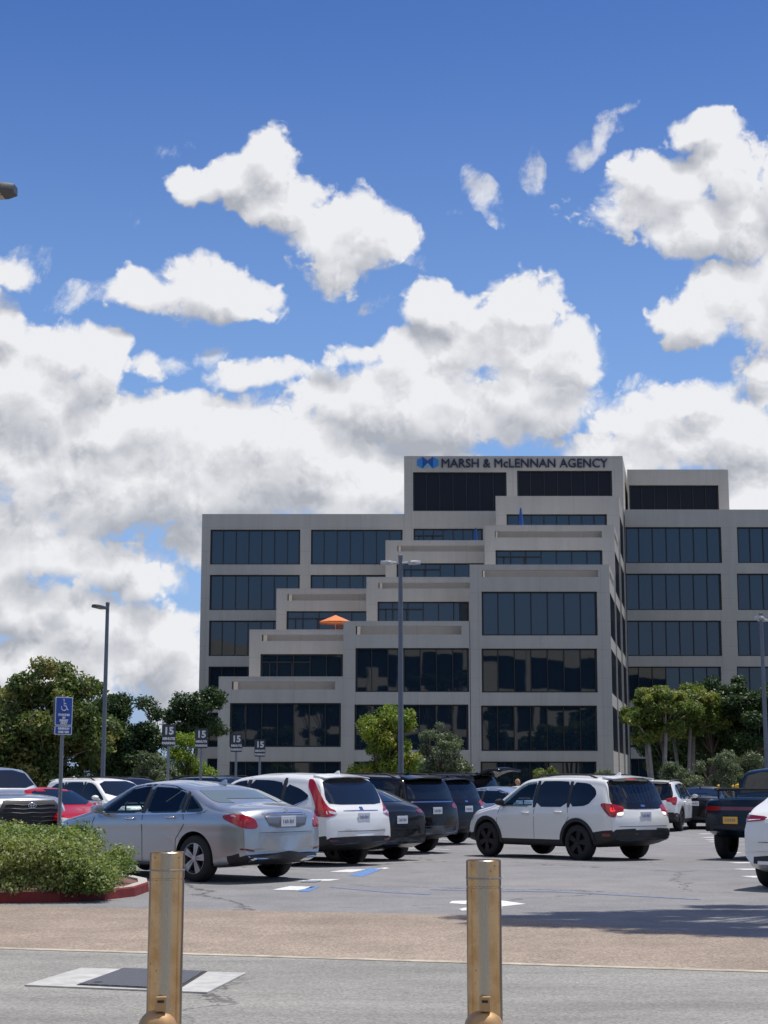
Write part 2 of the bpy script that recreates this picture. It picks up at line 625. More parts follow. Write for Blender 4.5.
for (px, py) in ((98, 985.5), (178, 976)):
    g_ = G(px, py)
    MB().lathe([(0, .0225), (.035, .0225), (.035, .021)], 12, 'z', (g_.x - uc.location.x, g_.y - uc.location.y, 0)).build('lift_hole', M_GUT, hatch)

# ------------------------------------------------------------------ paint on the lot
def strip(name, a, b, w, m, lift=.004, kind='structure'):
    a, b = Vector(a[:2]), Vector(b[:2])
    d = (b - a).normalized()
    n = Vector((-d.y, d.x)) * w / 2
    return sheet(name, [tuple(a - n), tuple(b - n), tuple(b + n), tuple(a + n)], lift, m, kind)

def pstrip(name, pts, m, lift=.004):
    return sheet(name, gquad(pts), lift, m)
pstrip('painted_marking', [(272, 890), (290, 886.3), (316, 887), (298, 890.5)], M_WPAINT)
pstrip('painted_marking', [(298, 891.5), (312, 886.5), (320, 886.8), (308, 892)], M_BPAINT)
pstrip('painted_marking', [(329, 872), (347, 869.6), (366, 869.6), (352, 872.4)], M_WPAINT)
pstrip('painted_marking', [(348, 876), (368, 868.6), (384, 868.4), (364, 876.5)], M_BPAINT)
pstrip('painted_marking', [(374, 868.9), (386, 867.6), (390, 868.6), (378, 869.4)], M_WPAINT)
pstrip('painted_marking', [(292, 881.5), (302, 879.6), (341, 879.2), (330, 881)], M_WPAINT)
pstrip('painted_marking', [(300, 882.6), (306, 881), (322, 880.8), (316, 882.4)], M_BPAINT2, .008)
pstrip('painted_marking', [(330, 887.5), (390, 893), (430, 895), (432, 893), (392, 891), (332, 886)], M_BPAINT2)
pstrip('painted_marking', [(430, 890), (560, 892.4), (700, 900), (700, 898.8), (560, 890.8), (430, 888.8)], M_BPAINT2)
# arrow
pstrip('painted_arrow', [(449, 903.5), (452, 901.2), (497, 900), (526, 904.2), (500, 907), (503, 908.6), (462, 911), (459, 909.2), (478, 905.2)], M_WPAINT)
HL = R(47)     # heading of the left-hand stalls, away and to the left
HR = R(35)     # right-hand stalls, away and to the right
dL = Vector((-math.sin(HL), math.cos(HL)))
dR = Vector((math.sin(HR), math.cos(HR)))
for (px, py) in [(413, 861.5), (434, 854.6), (450, 849.8), (466, 845), (475, 840.5), (484, 836)]:
    g = G(px, py)
    strip('stall_line', (g.x, g.y), Vector((g.x, g.y)) + dL * 5, .13, M_WPAINT)
for (px, py) in [(757, 877), (748, 869.5), (741, 863), (731, 853), (727, 848.5), (722, 845.5), (717, 842), (713, 840), (709, 837.5), (705, 834)]:
    g = G(px, py)
    strip('stall_line', (g.x - .16, g.y - .02), (g.x + .22, g.y + .1), .42, M_WPAINT)

# ------------------------------------------------------------------ office building
def wall_mat(name, base):
    m = bpy.data.materials.new(name)
    m.use_nodes = True
    h = NT(m.node_tree)
    p = m.node_tree.nodes['Principled BSDF']
    tc = h.node('ShaderNodeTexCoord').outputs['Object']
    sp = h.node('ShaderNodeSeparateXYZ')
    h.put(sp.inputs[0], tc)
    big = h.noise(tc, .16, 4, .6)
    st = h.noise(h.vm('MULTIPLY', tc, (1.6, 1.6, .12)), 1.0, 5, .65)
    fin = h.noise(tc, 9, 3, .6)
    f = h.math('MULTIPLY', h.mapr(big, .3, .7, .93, 1.06, False), h.mapr(st, .3, .75, 1.05, .90, False))
    f = h.math('MULTIPLY', f, h.mapr(fin, .3, .7, .97, 1.03, False))
    # panel joints every 4.03 m up and 4.3 m along
    def joint(sock, step, off, w):
        fr = h.math('FRACT', h.math('DIVIDE', h.math('ADD', sock, off), step))
        return h.math('LESS_THAN', h.math('ABSOLUTE', h.math('SUBTRACT', fr, .5)), w)
    j = h.math('MAXIMUM', joint(sp.outputs[2], 2.015, .35, .010), joint(sp.outputs[0], 4.35, 1.2, .005))
    f = h.math('MULTIPLY', f, h.math('SUBTRACT', 1, h.math('MULTIPLY', j, .16)))
    sc = h.node('ShaderNodeVectorMath', operation='SCALE')
    sc.inputs[0].default_value = base
    h.put(sc.inputs['Scale'], f)
    h.put(p.inputs['Base Color'], sc.outputs[0])
    p.inputs['Roughness'].default_value = .82
    b = h.node('ShaderNodeBump')
    b.inputs['Strength'].default_value = .15
    h.put(b.inputs['Height'], fin)
    h.put(p.inputs['Normal'], b.outputs[0])
    return m


def glass_mat(name, base, rough=.015, ior=1.9, wob=.012, spec=.5):
    m = bpy.data.materials.new(name)
    m.use_nodes = True
    h = NT(m.node_tree)
    p = m.node_tree.nodes['Principled BSDF']
    p.inputs['Base Color'].default_value = tuple(base) + (1,)
    p.inputs['Roughness'].default_value = rough
    p.inputs['IOR'].default_value = ior
    p.inputs['Specular IOR Level'].default_value = spec
    tc = h.node('ShaderNodeTexCoord').outputs['Object']
    nz = h.noise(tc, .35, 2, .4)
    b = h.node('ShaderNodeBump')
    b.inputs['Strength'].default_value = wob
    b.inputs['Distance'].default_value = 1.0
    h.put(b.inputs['Height'], nz)
    h.put(p.inputs['Normal'], b.outputs[0])
    return m


M_WALL = wall_mat('painted concrete panels', (.43, .405, .362))
M_DECK = mat('pale roof membrane', (.62, .60, .56), .85, var=.1, vscale=.8)
M_SOIL = mat('dark planter soil', (.16, .14, .12), .95)
M_GLASS = glass_mat('tinted window glass', (.010, .022, .036), ior=1.72, wob=.003)
M_SGLASS = glass_mat('side glass', (.008, .010, .014), rough=.3, ior=1.08, spec=.2)
M_DGLASS = glass_mat('dark bronze glass', (.012, .009, .010), rough=.12, ior=1.3, wob=.003)
M_FRAME = mat('black window frame', (.012, .012, .014), .5)
M_BLIND = mat('pale window blind', (.25, .24, .22), .8)

D1, D2, D3, D4 = 113.0, 120.6, 128.0, 134.6
SH = .19                                   # plan skew of the depth walls
bld = empty('office_building', (W(400, 500, D4).x, D4, gz(D4)), 0,
            'six storey grey concrete office building with stepped terraces and rows of dark windows', 'office building')
BO = bld.location.copy()
rg = random.Random(3)


def L(v):
    return (v[0] - BO.x, v[1] - BO.y, v[2] - BO.z)


def wall(mb, O, U, N, u1, z0, z1, holes, dep, u0=0.0):
    """flat wall with openings and reveals. O base point, U along, N inward."""
    us = sorted({u0, u1} | {a for q in holes for a in q[:2] if u0 < a < u1})
    zs = sorted({z0, z1} | {a for q in holes for a in q[2:4] if z0 < a < z1})
    P = lambda u, z, d=0: L((O[0] + U[0] * u + N[0] * d, O[1] + U[1] * u + N[1] * d, z))
    for i in range(len(us) - 1):
        for j in range(len(zs) - 1):
            cu, cz_ = (us[i] + us[i + 1]) / 2, (zs[j] + zs[j + 1]) / 2
            if any(a < cu < b and c < cz_ < d for a, b, c, d in [q[:4] for q in holes]):
                continue
            mb.quad(P(us[i], zs[j]), P(us[i + 1], zs[j]), P(us[i + 1], zs[j + 1]), P(us[i], zs[j + 1]))
    for a, b, c, d in [q[:4] for q in holes]:
        a, b = max(a, u0), min(b, u1)
        mb.quad(P(a, c), P(a, d), P(a, d, dep), P(a, c, dep))
        mb.quad(P(b, c), P(b, d), P(b, d, dep), P(b, c, dep))
        mb.quad(P(a, d), P(b, d), P(b, d, dep), P(a, d, dep))
        mb.quad(P(a, c), P(b, c), P(b, c, dep), P(a, c, dep))


def window(O, U, N, a, b, c, d, n, dep=.30, glass=None, light=False, door=False, fdep=.12, mull=.035):
    """black frame with mullions; panes a child"""
    P = lambda u, z, k=0.0: L((O[0] + U[0] * u + N[0] * k, O[1] + U[1] * u + N[1] * k, z))
    def bar(mb, u0, u1, z0, z1, k0, k1):
        vs = [P(u, z, k) for z in (z0, z1) for k in (k0, k1) for u in (u0, u1)]
        mb.add(vs, [(0, 2, 3, 1), (4, 5, 7, 6), (0, 1, 5, 4), (2, 6, 7, 3), (0, 4, 6, 2), (1, 3, 7, 5)])
    fr = MB()
    t = .09
    bar(fr, a, b, c, c + t, dep - fdep, dep + .06)
    bar(fr, a, b, d - t, d, dep - fdep, dep + .06)
    for i in range(n + 1):
        u = a + (b - a) * i / n
        w = .07 if i in (0, n) else mull
        uu = min(max(u, a + w), b - w)
        bar(fr, uu - w, uu + w, c + t, d - t, dep - fdep * .83, dep + .05)
    if door:      # transom and door leaf at the left bay
        zt_ = d - (d - c) * .22
        bar(fr, a, a + (b - a) * 3 / n, zt_ - .05, zt_ + .05, dep - .09, dep + .07)
        for i in (0.55, 1.0, 1.9):
            u = a + (b - a) * i / n
            bar(fr, u - .05, u + .05, c, zt_, dep - .09, dep + .07)
    f = fr.build('window', M_FRAME, bld)
    g = MB()
    for i in range(n):
        ua, ub = a + (b - a) * i / n, a + (b - a) * (i + 1) / n
        ta, tb = rg.gauss(0, .0025), rg.gauss(0, .004)      # each pane sits a touch out of true
        g.quad(P(ua, c, dep + ta), P(ub, c, dep - ta), P(ub, d, dep - ta + tb), P(ua, d, dep + ta + tb))
    go = g.build('pane', glass or M_GLASS, f, fixn=False)
    # face outwards
    return f


def ux(px, py, D, O):
    return W(px, py, D).x - O[0]


def zz(py, D):
    return W(384, py, D).z


ZR = [(zz(591.5, D1) + 4.03 * k, zz(635.5, D1) + 4.03 * k) for k in (-4, -3, -2, -1, 0, 1, 2)]   # window heads and sills by floor


def block(D, xL, xR, yT, wins=(), slot=None, Dn=None, side=True, zbase=0.0, side_top=None):
    """one terrace block: front wall, parapet with planter slot, roof deck, side walls"""
    zT = zz(yT, D)
    a, b = W(xL, yT, D).x, W(xR, yT, D).x
    O = (a, D)
    U, N = (1, 0), (0, 1)
    w = b - a
    holes = []
    for (x0, x1, y0, y1, n, *o) in wins:
        holes.append((ux(x0, y0, D, O), ux(x1, y0, D, O), zz(y1, D), zz(y0, D), n, o))
    sl = None
    if slot:
        x0, x1, y0, y1 = slot
        sl = (ux(x0, y0, D, O), ux(x1, y0, D, O), zz(y1, D), zz(y0, D))
    mb = MB()
    wall(mb, O, U, N, w, zbase, zT, holes + ([sl] if sl else []), .4)
    for (h0, h1, h2, h3, n, o) in holes:
        window(O, U, N, h0, h1, h2, h3, n, **(o[0] if o else {}))
    def Q(u, dd, z):
        return L((a + u + SH * dd, D + dd, z))
    Ld = (Dn or D + 20) - D
    if sl:
        s0, s1, s2, s3 = sl
        zf = s2 - .12
        # behind the front rail: open planter trough, sunlit from above
        mb.quad(Q(0, 0, zT), Q(w, 0, zT), Q(w, .4, zT), Q(0, .4, zT))
        for (u0, u1) in ((0, s0), (s1, w)):
            mb.quad(Q(u0, .4, zT), Q(u1, .4, zT), Q(u1, 1.9, zT), Q(u0, 1.9, zT))
        mb.quad(Q(0, 1.6, zT - .0), Q(w, 1.6, zT), Q(w, 1.9, zT), Q(0, 1.9, zT))
        mb.quad(Q(s0, .4, zf), Q(s1, .4, zf), Q(s1, 1.6, zf), Q(s0, 1.6, zf), 2)
        mb.quad(Q(s0, .4, zf), Q(s0, 1.6, zf), Q(s0, 1.6, zT), Q(s0, .4, zT))
        mb.quad(Q(s1, .4, zf), Q(s1, 1.6, zf), Q(s1, 1.6, zT), Q(s1, .4, zT))
        mb.quad(Q(s0, 1.6, zf), Q(s1, 1.6, zf), Q(s1, 1.6, zT), Q(s0, 1.6, zT))
        mb.quad(Q(s0, .4, s3), Q(s1, .4, s3), Q(s1, .4, zT), Q(s0, .4, zT))
        mb.quad(Q(0, 1.9, zT), Q(w, 1.9, zT), Q(w, 1.9, zT - 1.1), Q(0, 1.9, zT - 1.1))
        mb.quad(Q(0, 1.9, zT - 1.1), Q(w, 1.9, zT - 1.1), Q(w, Ld, zT - 1.1), Q(0, Ld, zT - 1.1), 1)
    else:
        mb.quad(Q(0, 0, zT), Q(w, 0, zT), Q(w, .5, zT), Q(0, .5, zT))
        mb.quad(Q(0, .5, zT), Q(w, .5, zT), Q(w, .5, zT - .8), Q(0, .5, zT - .8))
        mb.quad(Q(0, .5, zT - .8), Q(w, .5, zT - .8), Q(w, Ld, zT - .8), Q(0, Ld, zT - .8), 1)
    mb.quad(Q(0, 0, zbase), Q(0, Ld, zbase), Q(0, Ld, zT), Q(0, 0, zT))
    S = Vector((SH, 1, 0)).normalized()
    Sl = Ld / S.y
    if side:
        hs = []
        for (h, s_) in ZR:
            if h < zT - .9 and s_ > zbase:
                hs.append((.22, Sl - .03, s_, h))
        if sl and Ld > 2.5:      # trough seen from the end too
            hs.append((.5, Sl - .9, sl[2], sl[3]))
        wall(mb, (b, D), (S.x, S.y), (-1, 0), Sl, zbase, zT, hs, .10)
        for q in hs:
            if sl and q[2] == sl[2]:
                mb.quad(*[L((b + S.x * u - .3, D + S.y * u, z)) for u, z in ((q[0], q[2]), (q[1], q[2]), (q[1], q[3]), (q[0], q[3]))])
                continue
            window((b, D), (S.x, S.y), (-1, 0), *q, 3, dep=.03, mull=.06, glass=M_SGLASS, fdep=.02)
    else:
        mb.quad(Q(w, 0, zbase), Q(w, Ld, zbase), Q(w, Ld, zT), Q(w, 0, zT))
    return mb.build('wall', [M_WALL, M_DECK, M_SOIL], bld)


# --- front plane: three steps of the staircase, left to right
low = (761.5, 800)
block(D1, 218.8, 343.4, 676.5, [(230, 341, 703, 747, 7), (229.5, 341, *low, 7)], (232, 335, 681.5, 689.5), D2, side=False)
block(D1, 343.5, 469.4, 621, [(355.5, 469, 648, 692, 7), (354.5, 468.4, 704.5, 750, 7), (354, 467.6, *low, 7)],
      (356, 461.5, 626, 634.5), D2, side=False)
block(D1, 469.5, 609, 564.5, [(481.5, 597, 591.5, 635.5, 7), (481.5, 597, 648.5, 692.5, 7), (481, 597, 705.5, 751, 7), (480.5, 596.5, *low, 7)],
      (482, 598, 570, 577), D2)
# --- second plane
block(D2, 249.5, 366.4, 629.5, [(260.5, 343, 654, 690, 5, dict(door=True))], (262, 347, 634.5, 641), D3, side=False)
block(D2, 366.5, 484.4, 577, [(377.5, 469, 601.5, 636, 6, dict(door=True))], (378.5, 470, 582.5, 588.5), D3, side=False)
block(D2, 484.5, 614, 525, [(495.5, 602.5, 550, 580, 7, dict(door=True))], (495, 602, 531, 537.5), D3)
# --- third plane
block(D3, 276.5, 385.4, 588.5, [(286.5, 368, 611, 645, 5, dict(door=True))], (287.5, 366, 594, 600.5), D4, side=False)
block(D3, 385.5, 495.4, 540.3, [(396.5, 484, 563, 592, 6, dict(door=True))], (397.5, 484, 545.5, 551.5), D4, side=False)
block(D3, 495.5, 619, 496, [(506.5, 607, 514, 544, 8)], None, D4)
# --- back plane: left wing, tower, right wing, penthouse
rowsA = [(529.5, 564.5), (574.8, 610), (620.5, 656), (666.5, 701.5), (712.5, 747), (758.5, 790)]
lw = []
for (y0, y1) in rowsA:
    k = (y0 - 529.5) / 247 * 3.4
    lw.append((210.5 - k, 300.3 - k * .8, y0, y1, 7))
    lw.append((311 - k * .8, 402.6 - k * .6, y0, y1, 7))
block(D4, 202.2, 404, 514, lw, None, D4 + 24, side=False)
block(D4, 404.05, 622.4, 456, [(413, 506.5, 472, 511, 7, dict(glass=M_DGLASS)), (517, 612, 470.5, 508, 7, dict(glass=M_DGLASS)),
                             (413.5, 483, 528.5, 560, 7, dict(door=True))], None, D4 + 12)
rw = []
for (y0, y1) in [(527, 563), (573.5, 610), (620.5, 656), (666.5, 702), (712.5, 747.5), (758.5, 790)]:
    for j in range(4):
        rw.append((629.2 + j * 107.6 - (4 if j == 0 else 0), 721 + j * 108, y0, y1, 7))
block(D4, 624.4, 1060, 509.5, rw, None, D4 + 24)
block(D4 + 4, 627, 728, 469.5, [(629, 718.5, 485, 513, 7, dict(glass=M_DGLASS))], None, D4 + 14, zbase=zz(525, D4 + 4))

# --- rooftop lettering and emblem
vs, fs = text_mesh('MARSH & McLENNAN AGENCY', 1.0, .06)
nv = len(vs)
fs = fs + [tuple(i + nv for i in f) for f in fs]
vs = vs + [(a + .022, b - .002, c + .006) for a, b, c in vs]
xs = [v[0] for v in vs]
zs_ = [v[2] for v in vs]
wt = W(607.5, 463, D4).x - W(441.5, 463, D4).x
sx = wt / (max(xs) - min(xs))
capz = W(0, 458.6, D4).z - W(0, 467.6, D4).z
sz = capz / .72
x0, z0 = W(441.5, 467.6, D4).x, zz(467.6, D4)
lt = MB().add([L(((v[0] - min(xs)) * sx + x0, D4 - .08 + v[1], v[2] * sz + z0)) for v in vs], fs)
lt.build('sign_lettering', mat('dark navy sign letters', (.012, .014, .045), .45), bld)


def blue(pts, m, dd):
    q = [W(px, py, D4) for px, py in pts]
    mb = MB()
    n = len(q)
    V = [L((p.x, D4 - .05 - dd, p.z)) for p in q] + [L((p.x, D4 - .002, p.z)) for p in q]
    mb.add(V, [tuple(range(n))] + [(i, (i + 1) % n, n + (i + 1) % n, n + i) for i in range(n)])
    return mb.build('emblem', m, bld)
E1, E2, E3 = mat('deep blue sign face', (.012, .06, .26), .4), mat('mid blue sign face', (.02, .20, .52), .4), mat('pale blue sign face', (.13, .42, .66), .4)
blue([(417, 460), (422.5, 457), (422.5, 468.5), (417, 465.5)], E2, .0)
blue([(422.6, 457), (427.6, 460.5), (427.6, 465), (422.6, 468.5)], E1, .01)
blue([(427.7, 460.5), (432.9, 457), (432.9, 468.5), (427.7, 465)], E1, .0)
blue([(433, 457), (438.5, 460), (438.5, 465.5), (433, 468.5)], E2, .01)
blue([(423, 468.3), (427.65, 463), (432.5, 468.3), (427.65, 465.6)], E3, .03)


# --- terrace umbrellas
def patio_umbrella(px, py, D, r, hh, col, open_, label):
    top = W(px, py, D)
    base = Vector((top.x, D, top.z - hh))
    t = empty('patio_umbrella', base, 0, label, 'patio umbrella')
    MB().tube([(0, 0, 0), (0, 0, hh - .05)], .03, 8).build('pole', mat('pale pole', (.5, .5, .5), .5), t, smooth=True, angle=40)
    MB().lathe([(0, .0), (.28, .0), (.28, .06), (.05, .1), (.05, .3), (0, .3)], 16).build('base', M_FRAME, t, smooth=True, angle=40)
    m = MB()
    if open_:
        n = 8
        vs = [(0, 0, hh)]
        for k in range(n):
            a = 2 * math.pi * (k + .5) / n
            vs.append((r * math.cos(a), r * math.sin(a), hh - .56))
        for k in range(n):
            a = 2 * math.pi * (k + .5) / n
            vs.append((r * math.cos(a), r * math.sin(a), hh - .66))
        fs = [(0, 1 + k, 1 + (k + 1) % n) for k in range(n)] + [(1 + k, 9 + k, 9 + (k + 1) % n, 1 + (k + 1) % n) for k in range(n)]
        m.add(vs, fs)
    else:
        m.lathe([(0, hh), (.07, hh - .15), (.12, hh - .6), (.2, hh - 1.4), (.24, hh - 1.65), (.06, hh - 1.7)], 10)
    m.build('canopy', col, t)
patio_umbrella(335.6, 615.0, 124, 1.32, 2.45, mat('orange canvas', (.66, .21, .07), .8, var=.08), True,
               'open orange patio umbrella on the upper left terrace of the office building')
MBL = mat('blue canvas', (.02, .09, .30), .8, var=.15)
patio_umbrella(520.7, 506.8, 122.8, .3, 2.4, MBL, False, 'folded blue patio umbrella on the highest terrace, below the roof lettering')
patio_umbrella(475.5, 526.5, 130.2, .3, 2.3, MBL, False, 'folded blue patio umbrella low on the terrace left of the stepped centre')

# ------------------------------------------------------------------ vehicles
def paint(name, col, metal=0.0, rough=.35, coat=.8):
    m = mat(name, col, rough, metal, coat, spec=.5 if coat > .3 else .3)
    return m


P_SILVER = paint('silver metallic paint', (.40, .43, .46), .7, .30)
P_WHITE = paint('white paint', (.77, .765, .73), 0, .4)
P_PEARL = paint('pearl white paint', (.74, .74, .72), 0.05, .35)
P_BLACK = paint('black paint', (.006, .006, .008), 0.0, .16, .12)
P_GREY = paint('dark grey paint', (.014, .016, .020), .1, .18, .12)
P_NAVY = paint('midnight blue paint', (.005, .013, .026), .0, .2, .12)
P_RED = paint('deep red paint', (.36, .006, .008), .0, .3, .25)
P_LTBLUE = paint('pale silver blue paint', (.36, .42, .50), .6, .32)
M_TRIM = mat('black plastic trim', (.016, .016, .018), .6)
M_TYRE = mat('tyre rubber', (.014, .014, .015), .82, bump=.1, vscale=30)
M_RIM = mat('alloy rim', (.42, .43, .45), .32, .85)
M_RIMD = mat('black rim', (.02, .02, .022), .35, .3)
M_CHROME = mat('chrome', (.72, .72, .74), .1, 1.0)
M_RED = mat('red lamp lens', (.30, .005, .007), .12, 0, .6)
M_REDD = mat('dark red lamp lens', (.16, .004, .006), .12, 0, .6)
M_CLEAR = mat('clear lamp lens', (.62, .65, .70), .1, .3, 1)
M_ORANGE = mat('orange plate', (.75, .42, .05), .5)
M_PLATE = mat('white number plate', (.62, .64, .66), .5)
M_PLATEINK = mat('plate ink', (.16, .18, .30), .6)
M_IN = mat('dark cabin lining', (.03, .03, .032), .8)
M_SEAT = mat('dark seat fabric', (.022, .022, .025), .8)
M_CGLASS = glass_mat('car window glass', (.006, .009, .012), rough=.02, ior=1.6, wob=.0)


def clear_glass(name, tint=(.55, .68, .66)):
    m = bpy.data.materials.new(name)
    m.use_nodes = True
    h = NT(m.node_tree)
    out = m.node_tree.nodes['Material Output']
    m.node_tree.nodes.remove(m.node_tree.nodes['Principled BSDF'])
    tr = h.node('ShaderNodeBsdfTransparent')
    tr.inputs[0].default_value = tint + (1,)
    gl = h.node('ShaderNodeBsdfGlossy')
    gl.inputs['Roughness'].default_value = .02
    fr = h.node('ShaderNodeFresnel')
    fr.inputs[0].default_value = 1.5
    mx = h.node('ShaderNodeMixShader')
    h.put(mx.inputs[0], h.mapr(fr.outputs[0], 0, 1, .02, 1, False))
    h.l.new(tr.outputs[0], mx.inputs[1])
    h.l.new(gl.outputs[0], mx.inputs[2])
    h.l.new(mx.outputs[0], out.inputs[0])
    return m


M_CGLASS2 = glass_mat('tinted rear glass', (.008, .014, .026), rough=.02, ior=1.7, wob=.0)
M_GLOSSBLK = mat('gloss black panel', (.008, .008, .009), .12)
M_REDLIT = mat('lit brake lamp', (.5, .01, .01), .2, emis=(1, .03, .03), estr=1.1)
M_LAMPLIT = mat('lit reversing lamp', (.8, .8, .75), .2, emis=(1, .85, .65), estr=1.0)
M_RGLASS = glass_mat('rear glass with painted sky reflection', (.13, .165, .165), rough=.02, ior=1.8, wob=.0)  # pale base colour stands in for bright sky mirrored in the glass
M_SEETHRU = clear_glass('see through car glass')


def smooth_curve(pts, x, k):
    xs, ys = [p[0] for p in pts], [p[1] for p in pts]
    off = np.linspace(-k, k, 7)
    wts = 1 - np.abs(np.linspace(-1, 1, 7)) * .8
    return sum(np.interp(x + o, xs, ys) * w for o, w in zip(off, wts)) / wts.sum()


def stations(top, L_):
    """sample the roof profile by arc length"""
    P = [Vector((a, b)) for a, b in top]
    xs = set()
    out = []
    for a, b in zip(P[:-1], P[1:]):
        d = (b - a).length
        n = max(1, int(d / .045))
        for i in range(n):
            q = a.lerp(b, i / n)
            out.append(q.x)
    out.append(P[-1].x)
    r = [out[0]]
    for q in out[1:]:
        if q - r[-1] > .003:
            r.append(q)
    return np.array(r)


def body_mesh(sp):
    top = sp['top']
    L_ = sp['L']
    W2 = sp['W'] / 2
    xs = stations(top, L_)
    zt = np.interp(xs, [p[0] for p in top], [p[1] for p in top])
    zt_s = smooth_curve(top, xs, sp.get('soft', .03))
    endw = np.clip((np.minimum(xs + L_ / 2, L_ / 2 - xs)) / .12, 0, 1)
    zt = zt * (1 - endw) + zt_s * endw
    belt = smooth_curve(sp['belt'], xs, .15)
    zb = smooth_curve(sp['bot'], xs, .08)
    wpl = smooth_curve(sp.get('plan', [(-L_ / 2, .90), (-L_ / 2 + .25, .965), (-L_ / 2 + 1.0, 1.0), (L_ / 2 - 1.3, 1.0), (L_ / 2 - .5, .96), (L_ / 2, .86)]), xs, .06)
    tum = sp.get('tumble', .36)
    crown = sp.get('crown', .05)
    crease = sp.get('crease', .012)
    secs = []
    for i, x in enumerate(xs):
        w = W2 * wpl[i]
        b, t = zb[i], zt[i]
        s_ = min(belt[i], t - .035)
        H = t - s_
        sec = [(0, b), (w * .5, b), (w - .16, b), (w - .06, b + .03)]
        for k in range(11):
            tt = k / 10
            z = b + .07 + (s_ - b - .07) * tt
            f = np.interp(tt, [0, .12, .35, .62, .84, .88, 1], [.965, .982, .992, 1.0, .992, .990 - crease * 0, .972])
            y = w * f + (crease if .80 < tt < .86 else 0) * 0
            if abs(tt - .8) < .01:
                y += crease
            sec.append((y, z))
        ws = w * .966
        cr = min(crown, H * .5)
        r = min(.10, H * .45)
        wt = ws - .01 - tum * max(0, H - .08)
        zc = t - cr
        for k in range(1, 8):
            tt = k / 8
            y = ws + (wt - ws) * tt + .012 * math.sin(math.pi * tt) * min(1, H / .4)
            sec.append((y, s_ + (zc - r - s_) * tt))
        for k in range(0, 5):
            a = math.pi / 2 * k / 4
            sec.append((wt - r * 1.3 * (1 - math.cos(a)) - 0, zc - r + r * math.sin(a)))
        y0 = wt - r * 1.3
        for k in range(1, 6):
            tt = k / 5
            y = y0 * (1 - tt)
            sec.append((y, zc + cr * (1 - (y / max(y0, .01)) ** 2)))
        secs.append(sec)
    n = len(secs[0])
    vs, fs = [], []
    full = []
    for x, sec in zip(xs, secs):
        ring = [(x, y, z) for y, z in sec] + [(x, -y, z) for y, z in sec[-2:0:-1]]
        full.append(ring)
    m = len(full[0])
    br, bf = sp.get('bow', (.17, .34))
    for ring in full:
        for (x, y, z) in ring:
            q = min(1, abs(y) / W2)
            wr = max(0, 1 - (x + L_ / 2) / 1.0) ** 2
            wf = max(0, 1 - (L_ / 2 - x) / 1.3) ** 2
            vs.append((x + br * q ** 2.6 * wr - bf * q ** 2.4 * wf, y, z))
    for i in range(len(full) - 1):
        for k in range(m):
            k2 = (k + 1) % m
            fs.append((i * m + k, (i + 1) * m + k, (i + 1) * m + k2, i * m + k2))
    mb = MB().add(vs, fs)
    for idx in (0, len(full) - 1):
        ring = vs[idx * m:(idx + 1) * m]
        b = len(mb.v)
        c = (ring[0][0] + (-.012 if idx == 0 else .012), 0, sum(v[2] for v in ring) / m)
        mb.v.append(c)
        for k in range(m):
            k2 = (k + 1) % m
            f = (idx * m + k, idx * m + k2, b)
            mb.f.append(f if idx == 0 else f[::-1])
            mb.m.append(0)
    return mb


def chaikin(poly, it=1, keep=()):
    for _ in range(it):
        q = []
        for i, a in enumerate(poly):
            b = poly[(i + 1) % len(poly)]
            q += [(a[0] * .82 + b[0] * .18, a[1] * .82 + b[1] * .18), (a[0] * .18 + b[0] * .82, a[1] * .18 + b[1] * .82)]
        poly = q
    return poly


